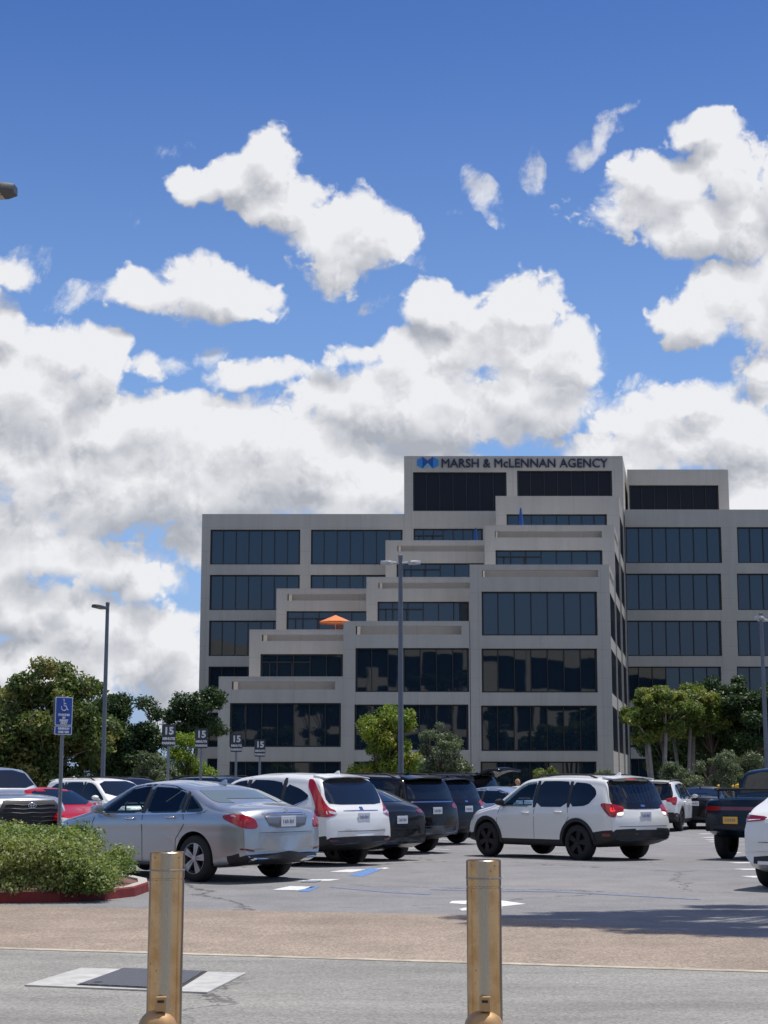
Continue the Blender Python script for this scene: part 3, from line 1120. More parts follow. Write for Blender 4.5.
def patch(bvh, polys, proj, off=.004, rim=.012, grid=.07, rnd=1, side=1):
    """panel conforming to the body: 2-D outline thrown on to the body surface.
    proj 'side' -> (x,z) from y=side*inf ; 'rear' -> (y,z) from -x ; 'front' -> (y,z) from +x ; 'top' -> (x,y)"""
    out = MB()
    for poly in polys:
        if rnd:
            poly = chaikin(poly, rnd)
        bm = bmesh.new()
        f = bm.faces.new([bm.verts.new((a, b, 0)) for a, b in poly])
        for ax in (0, 1):
            lo_ = min(p[ax] for p in poly)
            hi_ = max(p[ax] for p in poly)
            t = lo_ + grid
            while t < hi_ - .01:
                co = [0, 0, 0]
                no = [0, 0, 0]
                co[ax] = t
                no[ax] = 1
                bmesh.ops.bisect_plane(bm, geom=bm.verts[:] + bm.edges[:] + bm.faces[:], plane_co=co, plane_no=no)
                t += grid
        bm.verts.ensure_lookup_table()
        bm.verts.index_update()
        lim = .30 if proj in ('side', 'rear', 'front') else .05
        pos, nor, ok = [], [], []
        for v in bm.verts:
            a, b = v.co.x, v.co.y
            if proj == 'side':
                o, d = Vector((a, 4 * side, b)), Vector((0, -side, 0))
            elif proj == 'rear':
                o, d = Vector((-9, a, b)), Vector((1, 0, 0))
            elif proj == 'corner':
                o, d = Vector((-6 + a, 6 * side, b)), Vector((1, -side, 0)).normalized()
            elif proj == 'front':
                o, d = Vector((9, a, b)), Vector((-1, 0, 0))
            else:
                o, d = Vector((a, b, 5)), Vector((0, 0, -1))
            hit, n_, _, _ = bvh.ray_cast(o, d)
            ok.append(hit is not None and abs(n_.dot(d)) > lim)
            if hit is None:
                pos.append(Vector((0, 0, 0)))
                nor.append(-d)
                continue
            if n_.dot(d) > 0:
                n_ = -n_
            pos.append(hit)
            nor.append(n_)
        base = len(out.v)
        for p_, n_ in zip(pos, nor):
            out.v.append(tuple(p_ + n_ * off))
        for f in bm.faces:
            ids = [v.index for v in f.verts]
            if all(ok[i] for i in ids):
                out.f.append(tuple(base + i for i in ids))
                out.m.append(out.mi)
        if rim:
            bd = {}
            for e in bm.edges:
                if len(e.link_faces) == 1 and all(ok[v.index] for v in e.verts):
                    a, b = [v.index for v in e.verts]
                    for i in (a, b):
                        if i not in bd:
                            bd[i] = len(out.v)
                            out.v.append(tuple(pos[i] - nor[i] * rim))
                    out.f.append((base + a, base + b, bd[b], bd[a]))
                    out.m.append(out.mi)
        bm.free()
    return out


def wheel(par, x, y, r, wd, rimmat, spokes, style, prng):
    s = 1 if y > 0 else -1
    root = MB()
    # tyre: lathe about y
    prof = [(r * .66, -wd / 2), (r * .80, -wd / 2 - .004), (r * .93, -wd / 2 + .006), (r * .985, -wd / 2 + .03), (r, -wd * .2), (r, wd * .2),
            (r * .985, wd / 2 - .03), (r * .93, wd / 2 - .006), (r * .80, wd / 2 + .004), (r * .66, wd / 2)]
    root.lathe(prof, 36, 'y', (x, y, r))
    t = root.build('wheel', M_TYRE, par, smooth=True, angle=50)
    m = MB()
    rr = r * .69
    yo = s * wd / 2
    m.lathe([(rr, yo * .98), (rr * .93, yo * 1.0), (rr * .90, yo * .70), (rr * .88, -yo * .9)], 36, 'y', (x, y, r))
    m.lathe([(0, yo * .18), (rr * .9, yo * .12)], 24, 'y', (x, y, r), mi=1)
    m.lathe([(0, yo * .95), (rr * .17, yo * .93), (rr * .2, yo * .6)], 16, 'y', (x, y, r))
    a0 = prng.random() * 6
    for k in range(spokes):
        for dl in ((-.13, .13) if style == 'twin' else (0,)):
            a = a0 + 2 * math.pi * k / spokes
            w0, w1 = (.020, .026) if style == 'twin' else (.035, .055)
            w0 *= r / .33
            w1 *= r / .33
            ax_ = Vector((math.cos(a + dl * .6), 0, math.sin(a + dl * .6)))
            ax2 = Vector((math.cos(a + dl), 0, math.sin(a + dl)))
            tn = Vector((-math.sin(a), 0, math.cos(a)))
            c = Vector((x, y, r))
            p0, p1 = c + ax_ * rr * .14, c + ax2 * rr * .92
            Y0, Y1 = Vector((0, yo * .90, 0)), Vector((0, yo * .55, 0))
            q = [p0 - tn * w0 + Y0, p0 + tn * w0 + Y0, p1 + tn * w1 + Y0, p1 - tn * w1 + Y0]
            q += [v - Y0 + Y1 for v in q]
            m.add(q, [(0, 1, 2, 3), (0, 4, 5, 1), (1, 5, 6, 2), (2, 6, 7, 3), (3, 7, 4, 0)])
    m.build('rim', [rimmat, M_TRIM], t, smooth=True, angle=35)
    return t


def bool_cut(o, cutters):
    for c in cutters:
        md = o.modifiers.new('b', 'BOOLEAN')
        md.operation = 'DIFFERENCE'
        md.solver = 'EXACT'
        md.object = c
        try:
            md.material_mode = 'TRANSFER'
        except Exception:
            pass
    dg = bpy.context.evaluated_depsgraph_get()
    dg.update()
    me = bpy.data.meshes.new_from_object(o.evaluated_get(dg))
    o.modifiers.clear()
    old = o.data
    o.data = me
    bpy.data.meshes.remove(old)
    me.name = 'body'
    for c in cutters:
        m_ = c.data
        bpy.data.objects.remove(c)
        bpy.data.meshes.remove(m_)


def build_car(name, sp, loc, heading, label, cat, group=None):
    """heading: radians from straight away from the camera, positive to the right"""
    root = empty(name, loc, math.pi / 2 - heading, label, cat, group)
    prng = random.Random(hash(label) % 1000 if False else len(label))
    P_ = sp['paint']
    mb = body_mesh(sp)
    bvh = BVHTree.FromPolygons([Vector(v) for v in mb.v], mb.f)
    body = mb.build('body', [P_, M_IN, M_TRIM], root, smooth=False, weld=True)
    for pl_ in body.data.polygons:
        c_ = pl_.center
        for (xa, xb, zm) in sp.get('lower', []):
            if xa < c_.x < xb and c_.z < zm:
                pl_.material_index = 2
    W2 = sp['W'] / 2
    r = sp['r']
    cut = []
    for ax in sp['axles']:
        for s in (1, -1):
            c = MB().lathe([(0, s * (W2 - .34)), (r * 1.13, s * (W2 - .34)), (r * 1.15, s * (W2 + .3)), (0, s * (W2 + .3))], 40, 'y', (ax, 0, r * 1.02))
            cut.append(c.build('cut', M_TRIM, root, weld=True))
    for poly in sp.get('holes', []):       # see-through side windows
        cut.append(MB().prism(poly, 'y', -1.5, 1.5).build('cut', M_IN, root, weld=True))
    for poly in sp.get('tunnel', []):
        cut.append(MB().prism(poly[0], 'y', -poly[1], poly[1]).build('cut', M_IN, root, weld=True))
    bool_cut(body, cut)
    body.data.shade_smooth()
    body.data.set_sharp_from_angle(angle=R(32))
    for ax in sp['axles']:
        for s in (1, -1):
            wheel(root, ax, s * (W2 - .125), r, .225, sp.get('rim', M_RIM), sp.get('spokes', 5), sp.get('style', 'plain'), prng)

    def pp(nm, polys, proj, m, par=root, side=1, **k):
        q = patch(bvh, polys, proj, side=side, **k)
        if q.f:
            return q.build(nm, m, par, smooth=True, angle=50)
    gl = sp.get('glass', M_CGLASS)
    for s in (1, -1):
        for i, poly in enumerate(sp['windows']):
            g = sp['glasses'][i] if 'glasses' in sp else gl
            pp('window', [poly], 'side', g, side=s)
        for poly in sp.get('window_trim', []):
            pp('window_trim', [poly], 'side', sp.get('trimmat', M_TRIM), side=s, off=.003)
        for poly in sp.get('window_chrome', []):
            pp('window_trim', [poly], 'side', M_CHROME, side=s, off=.008, rnd=0)
        for poly in sp.get('cladding', []):
            pp('sill_cladding', [poly], 'side', M_TRIM, side=s, off=.012, rnd=0)
        if sp.get('arch'):
            for ax in sp['axles']:
                a0, a1 = sp.get('archang', (-8, 188))
                n = 18
                wv = sp['arch']
                ro, ri = r * 1.13 + wv, r * 1.14
                C = (ax, r * 1.02)
                poly = [(C[0] + ro * math.cos(R(a0 + (a1 - a0) * i / n)), C[1] + ro * math.sin(R(a0 + (a1 - a0) * i / n))) for i in range(n + 1)]
                poly += [(C[0] + ri * math.cos(R(a1 - (a1 - a0) * i / n)), C[1] + ri * math.sin(R(a1 - (a1 - a0) * i / n))) for i in range(n + 1)]
                poly = [(a_, max(b_, sp['bot'][2][1] + .05)) for a_, b_ in poly]
                p_ = patch(bvh, [poly], 'side', side=s, off=.014, rnd=0, grid=.12, rim=.02)
                if p_.f:
                    p_.build('arch_cladding', M_TRIM, root)
        # shut lines
        for poly in sp.get('lines', []):
            q = MB()
            for a, b in zip(poly[:-1], poly[1:]):
                d = (Vector(b) - Vector(a)).normalized()
                n_ = Vector((-d.y, d.x)) * .005
                p_ = patch(bvh, [[tuple(Vector(a) - n_), tuple(Vector(b) - n_), tuple(Vector(b) + n_), tuple(Vector(a) + n_)]], 'side', side=s, off=.0025, rnd=0, rim=0, grid=.1)
                q.add(p_.v, p_.f)
            if q.f:
                q.build('door_seam', M_TRIM, root)
        for (hx, hz) in sp.get('handles', []):
            hit = bvh.ray_cast(Vector((hx, 4 * s, hz)), Vector((0, -s, 0)))[0]
            if hit:
                y = hit.y
                MB().tube([(hx - .10, y, hz), (hx - .085, y + s * .035, hz), (hx + .085, y + s * .035, hz + .004), (hx + .10, y, hz)], .016, 6).build('door_handle', sp.get('handmat', P_), root, smooth=True)
        if 'mirror' in sp:
            mx_, mz = sp['mirror']
            hit = bvh.ray_cast(Vector((mx_, 4 * s, mz - .08)), Vector((0, -s, 0)))[0]
            y0 = (hit.y if hit else s * W2 * .9)
            q = MB()
            prof = [(-.11, .35), (-.095, .85), (-.03, 1.0), (.05, .85), (.10, .45), (.115, .1)]
            for (t, k) in prof:
                pass
            vs, fs = [], []
            for i, (t, k) in enumerate(prof):
                for j in range(12):
                    a = 2 * math.pi * j / 12
                    vs.append((mx_ + t * .75, y0 + s * (.14 + .105 * k * math.cos(a)), mz + .072 * k * math.sin(a)))
            for i in range(len(prof) - 1):
                for j in range(12):
                    fs.append((i * 12 + j, i * 12 + (j + 1) % 12, (i + 1) * 12 + (j + 1) % 12, (i + 1) * 12 + j))
            fs += [tuple(range(12)), tuple(range(len(vs) - 12, len(vs)))]
            q.add(vs, fs)
            q.tube([(mx_, y0 - s * .03, mz - .07), (mx_, y0 + s * .1, mz - .04)], .03, 6)
            q.build('mirror', sp.get('mirmat', P_), root, smooth=True, angle=60)
        for (nm, poly, proj, m) in sp.get('sidebits', []):
            if proj == 'corner':
                # outline given as distance past the rear corner (+ along the side, - along the back)
                xc, yc = -sp['L'] / 2 + .13, W2 * .95
                pl_ = [((xc + u if u > 0 else xc) + (yc if u > 0 else yc + u), b) for u, b in poly]
                # ray origin (-6 + a, 6 s): x + s*y along the ray stays a
                pp(nm, [pl_], 'corner', m, side=s, off=.008, grid=.05)
            elif proj == 'side':
                pp(nm, [poly], 'side', m, side=s, off=.008, grid=.05)
            else:
                pp(nm, [[(s * a, b) for a, b in poly]], proj, m, off=.008, grid=.05)
        if sp.get('rails'):
            x0, x1, yy, mt = sp['rails']
            q = MB()
            pts = []
            for k in range(9):
                x = x0 + (x1 - x0) * k / 8
                hit = bvh.ray_cast(Vector((x, s * yy, 4)), Vector((0, 0, -1)))[0]
                pts.append((x, s * yy, hit.z + (.06 if 0 < k < 8 else .0)))
            q.tube(pts, .02, 6)
            q.build('roof_rail', mt, root, smooth=True, angle=60)
    for (nm, poly, proj, m) in sp.get('bits', []):
        pp(nm, [poly], proj, m, off=.006, grid=.06)
    if 'fin' in sp:
        fx = sp['fin']
        z = bvh.ray_cast(Vector((fx, 0, 4)), Vector((0, 0, -1)))[0].z
        MB().prism([(fx - .10, z - .01), (fx + .10, z - .01), (fx - .06, z + .075), (fx - .09, z + .07)], 'y', -.018, .018).build('roof_antenna', P_, root, bevel=.006)
    # number plate with characters reduced to strokes
    if 'plate' in sp:
        px_, pz, fr = sp['plate']
        sd = -1 if not fr else 1
        hit = bvh.ray_cast(Vector((sd * 9, 0, pz)), Vector((-sd, 0, 0)))[0]
        x = hit.x + sd * .012
        q = MB().box(x - .006, x + .006, -.155, .155, pz - .075, pz + .075)
        pl = q.build('number_plate', sp.get('platemat', M_PLATE), root, bevel=.004)
        q = MB()
        for k in range(7):
            yc = -.105 + k * .035
            q.box(x + sd * .0065, x + sd * .0085, yc - .004 - .006 * (k % 3), yc + .010, pz - .028, pz + .028 - .012 * (k % 2))
        q.build('plate_characters', M_PLATEINK, pl)
    if 'spoiler' in sp:
        (sx0, sz0), (sx1, sz1), hw, th = sp['spoiler']
        q = MB()
        vs = []
        n = 9
        for k in range(n):
            y = -hw + 2 * hw * k / (n - 1)
            dx = .10 * (abs(y) / hw) ** 3
            dz = -.03 * (abs(y) / hw) ** 2
            vs += [(sx0, y, sz0 + dz), (sx1 + dx, y, sz1 + dz), (sx1 + dx, y, sz1 - th + dz), (sx0, y, sz0 - th - .03 + dz)]
        fs = []
        for k in range(n - 1):
            for j in range(4):
                fs.append((k * 4 + j, k * 4 + (j + 1) % 4, (k + 1) * 4 + (j + 1) % 4, (k + 1) * 4 + j))
        fs += [(0, 1, 2, 3), tuple(range((n - 1) * 4, n * 4))]
        q.add(vs, fs).build('spoiler', sp.get('spoilmat', P_), root, smooth=True, angle=30)
    if sp.get('seats'):
        for (sx, rec) in sp['seats']:
            for yy in (-.37, .37):
                q = MB()
                q.prism([(sx - .1, .55), (sx + .42, .55), (sx + .40, .68), (sx + .05, .66), (sx - .12 - rec, 1.13), (sx - .24 - rec, 1.12)], 'y', yy - .22, yy + .22)
                q.prism([(sx - .23 - rec, 1.15), (sx - .12 - rec, 1.15), (sx - .14 - rec, 1.33), (sx - .22 - rec, 1.33)], 'y', yy - .12, yy + .12)
                q.build('seat', M_SEAT, root, bevel=.03, smooth=True, angle=50)
        # steering wheel
        a = [(sp['wheelx'] + .06 * math.sin(t), .37 + .18 * math.cos(t), sp.get('wheelz', .95) + .17 * math.sin(t)) for t in np.linspace(0, 2 * math.pi, 20)]
        MB().tube(a, .014, 6, cap=False).build('steering_wheel', M_TRIM, root, smooth=True)
    if sp.get('extra'):
        sp['extra'](root, bvh, sp)
    return root


BASEBITS = []
# --- silver saloon (nearest car)
sedan = dict(L=4.69, W=1.82, r=.335, axles=(1.54, -1.30), paint=P_SILVER, soft=.10, crease=.016, tumble=.40,
    top=[(-2.345, .50), (-2.34, .80), (-2.31, .98), (-2.24, 1.055), (-2.05, 1.085), (-1.72, 1.125), (-1.05, 1.375), (-.55, 1.445), (-.05, 1.46), (.32, 1.43), (1.12, 1.03), (1.3, .985), (1.85, .89), (2.15, .78), (2.28, .66), (2.345, .48)],
    belt=[(-2.345, .86), (-2.1, .97), (-1.3, .985), (.9, .93), (1.2, .88), (2.0, .74), (2.345, .55)],
    bot=[(-2.345, .34), (-2.1, .26), (-1.6, .20), (1.9, .19), (2.345, .26)],
    plan=[(-2.345, .84), (-2.2, .93), (-1.9, .975), (-1.3, 1.0), (1.3, 1.0), (1.9, .97), (2.2, .90), (2.345, .78)],
    windows=[[(.80, .955), (.86, .985), (.28, 1.335), (.0, 1.385), (-.13, 1.39), (-.13, .965)],
             [(-.22, .967), (-.22, 1.392), (-.62, 1.375), (-.98, 1.29), (-1.02, .985)],
             [(-1.08, .99), (-1.05, 1.26), (-1.30, 1.12), (-1.44, 1.03), (-1.40, 1.0)]],
    holes=[[(.74, .985), (.26, 1.31), (.0, 1.355), (-.16, 1.36), (-.16, .985)],
           [(-.26, .99), (-.26, 1.355), (-.62, 1.345), (-.92, 1.28), (-.92, 1.01)],
           [(-1.12, 1.03), (-1.08, 1.22), (-1.36, 1.05)]],
    tunnel=[([(-.95, .60), (.95, .60), (.95, 1.0), (.25, 1.36), (-.5, 1.38), (-.95, 1.30), (-.98, 1.0)], .60),
            ([(.5, .98), (1.5, .98), (1.5, 1.0), (.9, 1.12), (.28, 1.42), (-.2, 1.3), (-.2, .98)], .56),
            ],
    glass=M_SEETHRU,
    window_trim=[[(-.12, .955), (-.12, 1.395), (-.23, 1.398), (-.23, .958)], [(-1.0, .975), (-.97, 1.30), (-1.07, 1.265), (-1.10, .985)]],
    window_chrome=[[(.86, .935), (-1.44, .99), (-1.52, 1.03), (-1.50, 1.005), (-1.42, .972), (.86, .918)]],
    lower=[(-3, -1.93, .40)],
    lines=[[(-.18, .27), (-.19, .6), (-.17, .95)], [(.98, .30), (1.0, .6), (.93, .9)], [(-1.05, .97), (-1.10, .82), (-.92, .60), (-.90, .30)], [(.9, .25), (-.9, .25)]],
    handles=[(.10, .885), (-.80, .915)], mirror=(.74, 1.02), mirmat=P_SILVER, handmat=M_CHROME,
    rim=M_RIM, spokes=5, style='twin',
    bits=[('rear_window', [(-.56, 1.385), (.56, 1.385), (.71, 1.17), (.66, 1.125), (-.66, 1.125), (-.71, 1.17)], 'rear', M_RGLASS),
          ('windscreen', [(-.60, 1.40), (.60, 1.40), (.74, 1.06), (-.74, 1.06)], 'front', M_SEETHRU),
          ('rear_valance', [(-.74, .415), (.74, .415), (.70, .345), (-.70, .345)], 'rear', M_TRIM),
          ('boot_lid_seam', [(-.56, .715), (.56, .715), (.56, .709), (-.56, .709)], 'rear', M_TRIM),
          ('grille', [(-.42, .68), (.42, .68), (.36, .42), (-.36, .42)], 'front', M_TRIM)],
    sidebits=[('tail_light', [(-.36, .80), (-.30, .90), (-.08, .965), (.16, .975), (.36, .955), (.34, .90), (.12, .825), (-.10, .77), (-.30, .765)], 'corner', M_RED),
              ('head_light', [(2.16, .60), (2.2, .70), (1.75, .80), (1.72, .72)], 'side', M_CLEAR),
              ('reflector', [(.62, .47), (.80, .50), (.80, .47), (.62, .45)], 'rear', M_REDD),
              ('exhaust_tip', [(.38, .35), (.68, .36), (.66, .29), (.40, .29)], 'rear', M_CHROME)],
    plate=(0, .865, False), seats=[(.25, 0), (-.62, .05)], wheelx=.60, wheelz=.98, fin=-.95)


def sedan_extra(root, bvh, sp):
    # flush plate panel, recess shade painted in darker silver; bright strip, star badge
    q = patch(bvh, [[(-.47, .975), (.47, .975), (.36, .775), (-.36, .775)]], 'rear', off=.004)
    q.build('plate_recess_shade', mat('silver shade panel', (.17, .18, .20), .4, .5), root, smooth=True)
    q = patch(bvh, [[(-.46, .985), (.46, .985), (.45, .96), (-.45, .96)]], 'rear', off=.014)
    q.build('boot_strip', M_CHROME, root, smooth=True)
    hit = bvh.ray_cast(Vector((-9, 0, 1.0)), Vector((1, 0, 0)))[0]
    a = [(hit.x - .012, .045 * math.cos(t), 1.0 + .045 * math.sin(t)) for t in np.linspace(0, 2 * math.pi, 20)]
    q = MB().tube(a, .006, 5, cap=False)
    for t in (90, 210, 330):
        q.tube([(hit.x - .012, 0, 1.0), (hit.x - .012, .045 * math.cos(R(t)), 1.0 + .045 * math.sin(R(t)))], [.009, .003], 5)
    q.build('badge', M_CHROME, root)
sedan['extra'] = sedan_extra

# --- white family SUV (drives across the aisle)
suvA = dict(L=4.62, W=1.82, r=.36, axles=(1.42, -1.25), paint=P_WHITE, soft=.07, tumble=.30, crown=.045, crease=.012,
    top=[(-2.31, .55), (-2.30, .86), (-2.25, 1.06), (-2.16, 1.16), (-1.98, 1.55), (-1.90, 1.645), (-1.6, 1.675), (-.8, 1.70), (-.1, 1.695), (.30, 1.66), (.48, 1.61), (1.22, 1.14), (1.36, 1.09), (1.95, 1.0), (2.2, .88), (2.29, .70), (2.31, .45)],
    belt=[(-2.31, .95), (-2.0, 1.09), (-1.2, 1.075), (.9, 1.01), (1.3, .98), (2.0, .86), (2.31, .65)],
    bot=[(-2.31, .42), (-2.0, .34), (-1.6, .27), (1.8, .26), (2.31, .33)],
    windows=[[(1.00, 1.055), (1.06, 1.09), (.50, 1.47), (.30, 1.545), (.02, 1.57), (.02, 1.05)],
             [(-.07, 1.052), (-.07, 1.575), (-.6, 1.58), (-.93, 1.565), (-.97, 1.06)],
             [(-1.05, 1.065), (-1.02, 1.56), (-1.45, 1.53), (-1.66, 1.42), (-1.72, 1.30), (-1.52, 1.09)]],
    glasses=[M_SEETHRU, M_CGLASS, M_CGLASS],
    holes=[[(.90, 1.085), (.46, 1.42), (.30, 1.50), (.05, 1.53), (.05, 1.08)]],
    tunnel=[([(-.35, .75), (1.1, .75), (1.1, 1.10), (.4, 1.55), (-.35, 1.58)], .60),
            ([(.5, 1.08), (1.5, 1.08), (1.5, 1.1), (1.0, 1.25), (.42, 1.64), (-.2, 1.5), (-.2, 1.08)], .56)],
    window_trim=[[(.03, 1.04), (.03, 1.58), (-.08, 1.585), (-.08, 1.045)], [(-.96, 1.05), (-.92, 1.575), (-1.03, 1.57), (-1.06, 1.055)]],
    cladding=[], lower=[(-3, -1.6, .60), (-1.6, 1.8, .39), (1.8, 3, .50)],
    arch=.075,
    lines=[[(-.03, .42), (-.04, 1.04)], [(1.06, .42), (1.08, .8), (1.0, 1.04)], [(-1.0, 1.05), (-1.03, .85), (-.85, .62), (-.82, .42)]],
    handles=[(.20, .93), (-.75, .955)], mirror=(.90, 1.14), mirmat=M_TRIM,
    rim=M_RIMD, spokes=5, rails=(-1.55, .25, .58, M_TRIM), fin=-1.55,
    spoiler=((-1.70, 1.69), (-2.10, 1.655), .60, .015),
    bits=[('rear_surround', [(-.64, 1.64), (.64, 1.64), (.76, 1.20), (.70, 1.03), (-.70, 1.03), (-.76, 1.20)], 'rear', M_GLOSSBLK),
          ('rear_window', [(-.58, 1.53), (.58, 1.53), (.67, 1.20), (.62, 1.15), (-.62, 1.15), (-.67, 1.20)], 'rear', M_CGLASS2),
          ('badge', [(-.06, 1.11), (.06, 1.11), (.06, 1.07), (-.06, 1.07)], 'rear', M_CHROME),
          ('bumper_step', [(-.70, .625), (.70, .625), (.74, .57), (.74, .44), (-.74, .44), (-.74, .57)], 'rear', M_TRIM),
          ('tailgate_seam', [(-.70, .70), (.70, .70), (.70, .692), (-.70, .692)], 'rear', M_TRIM),
          ('brake_light', [(-.13, 1.655), (.13, 1.655), (.13, 1.615), (-.13, 1.615)], 'rear', M_REDLIT),
          ('windscreen', [(-.60, 1.60), (.60, 1.60), (.74, 1.18), (-.74, 1.18)], 'front', M_SEETHRU),
          ('front_bumper', [(-.8, .50), (.8, .50), (.8, .36), (-.8, .36)], 'front', M_TRIM),
          ('grille', [(-.45, .85), (.45, .85), (.36, .60), (-.36, .60)], 'front', M_TRIM)],
    sidebits=[('tail_light', [(-.34, .99), (-.34, 1.07), (-.1, 1.12), (.24, 1.15), (.30, 1.11), (.18, .98), (.06, .88), (-.1, .87), (-.16, .96)], 'corner', M_RED), ('brake_lamp', [(-.10, .99), (-.10, 1.06), (.04, 1.07), (.03, .98)], 'corner', M_REDLIT),
              ('reversing_light', [(.56, .97), (.72, .96), (.72, .91), (.60, .91)], 'rear', M_LAMPLIT),
              ('head_light', [(2.15, .74), (2.18, .90), (1.85, .94), (1.9, .80)], 'side', M_CLEAR),
              ('reflector', [(-2.1, .50), (-2.1, .56), (-1.92, .56), (-1.92, .50)], 'side', M_REDD)],
    plate=(0, .90, False), seats=[(.15, 0)], wheelx=.62, wheelz=1.08)

# --- white compact SUV with tall pillar lamps
suvB = dict(suvA, L=4.55, W=1.84, r=.345, axles=(1.38, -1.24), paint=P_PEARL, tumble=.34,
    top=[(-2.275, .55), (-2.27, .80), (-2.22, 1.0), (-2.12, 1.10), (-1.92, 1.48), (-1.80, 1.60), (-1.4, 1.64), (-.7, 1.665), (-.1, 1.66), (.28, 1.62), (.5, 1.55), (1.3, 1.08), (1.45, 1.04), (1.95, .94), (2.15, .82), (2.25, .66), (2.275, .42)],
    belt=[(-2.275, .93), (-2.0, 1.06), (-1.2, 1.045), (.9, .98), (1.3, .94), (2.0, .82), (2.275, .62)],
    windows=[[(1.05, 1.02), (1.1, 1.05), (.55, 1.40), (.30, 1.50), (.02, 1.535), (.02, 1.02)],
             [(-.07, 1.022), (-.07, 1.54), (-.6, 1.53), (-.95, 1.48), (-.99, 1.04)],
             [(-1.07, 1.05), (-1.03, 1.47), (-1.4, 1.38), (-1.66, 1.26), (-1.62, 1.19), (-1.3, 1.07)]],
    glasses=[M_CGLASS] * 3, holes=[], tunnel=[], seats=None,
    window_chrome=[[(1.1, 1.0), (-1.3, 1.04), (-1.68, 1.22), (-1.66, 1.19), (-1.3, 1.02), (1.1, .985)]],
    mirror=(.95, 1.10), mirmat=P_PEARL, rim=M_RIM, rails=None, arch=0, cladding=[], lower=[(-3, -1.95, .54), (-1.95, -1.6, .60), (-1.6, 1.8, .33)],
    spoiler=((-1.55, 1.65), (-1.96, 1.60), .58, .015),
    lines=[[(-.03, .40), (-.04, 1.01)], [(1.06, .42), (1.08, .8), (1.0, 1.0)], [(-1.0, 1.02), (-1.03, .85), (-.85, .62), (-.82, .42)]],
    bits=[('rear_window', [(-.62, 1.56), (.62, 1.56), (.72, 1.22), (.66, 1.10), (-.66, 1.10), (-.72, 1.22)], 'rear', M_CGLASS2),
          ('tailgate_trim', [(-.46, 1.0), (.46, 1.0), (.44, .985), (-.44, .985)], 'rear', M_CHROME),
          ('badge', [(-.05, 1.06), (.05, 1.06), (.04, .99), (-.04, .99)], 'rear', M_CHROME),
          ('bumper_step', [(-.72, .54), (.72, .54), (.74, .42), (-.74, .42)], 'rear', M_TRIM),
          ('tailgate_seam', [(-.62, .645), (.62, .645), (.62, .636), (-.62, .636)], 'rear', M_TRIM),
          ('brake_light', [(-.13, 1.57), (.13, 1.57), (.13, 1.545), (-.13, 1.545)], 'rear', M_REDD),
          ('windscreen', [(-.60, 1.54), (.60, 1.54), (.74, 1.12), (-.74, 1.12)], 'front', M_CGLASS)],
    sidebits=[('tail_light', [(.40, 1.55), (.28, 1.54), (.17, 1.36), (.02, 1.14), (-.10, 1.04), (-.26, 1.0), (-.26, .92), (-.05, .88), (.24, .90), (.28, .96), (.25, 1.08), (.34, 1.28), (.42, 1.42)], 'corner', M_RED),
              ('reversing_light', [(.60, .965), (.80, 1.0), (.82, .93), (.62, .935)], 'rear', M_CLEAR),
              ('reflector', [(.60, .50), (.78, .50), (.78, .46), (.60, .46)], 'rear', M_REDD)],
    plate=(0, .88, False))

# --- dark fastback crossover
fast = dict(L=4.75, W=1.90, r=.35, axles=(1.47, -1.42), paint=P_GREY, soft=.12, tumble=.40, crown=.06,
    top=[(-2.375, .55), (-2.37, .88), (-2.33, 1.02), (-2.22, 1.10), (-2.0, 1.18), (-1.3, 1.44), (-.6, 1.59), (-.1, 1.62), (.35, 1.57), (1.3, 1.06), (1.5, 1.0), (2.0, .86), (2.28, .70), (2.375, .45)],
    belt=[(-2.375, .90), (-2.0, 1.06), (-1.2, 1.05), (.9, .97), (1.4, .90), (2.0, .76), (2.375, .60)],
    bot=[(-2.375, .36), (-2.0, .26), (-1.6, .20), (1.9, .19), (2.375, .26)],
    windows=[[(1.05, 1.0), (1.1, 1.03), (.45, 1.41), (.2, 1.49), (-.1, 1.52), (-.1, 1.01)], [(-.18, 1.01), (-.18, 1.52), (-.7, 1.48), (-1.2, 1.34), (-1.6, 1.16), (-1.3, 1.05)]],
    lines=[[(-.14, .3), (-.14, 1.0)], [(1.05, .35), (1.0, .98)]],
    handles=[(.1, .9), (-.95, .93)], mirror=(.95, 1.07), mirmat=P_GREY, rim=M_RIMD, spokes=5,
    bits=[('rear_window', [(-.60, 1.50), (.60, 1.50), (.72, 1.24), (.68, 1.17), (-.68, 1.17), (-.72, 1.24)], 'rear', M_CGLASS),
          ('windscreen', [(-.62, 1.54), (.62, 1.54), (.76, 1.10), (-.76, 1.10)], 'front', M_CGLASS),
          ('rear_bumper', [(-.75, .48), (.75, .48), (.75, .34), (-.75, .34)], 'rear', M_TRIM),
          ('tailgate_seam', [(-.66, .66), (.66, .66), (.66, .65), (-.66, .65)], 'rear', M_TRIM)],
    sidebits=[('tail_light', [(-.42, .95), (-.4, 1.0), (0, 1.02), (.26, 1.02), (.24, .96), (0, .92)], 'corner', M_REDD)],
    plate=(0, .82, False))

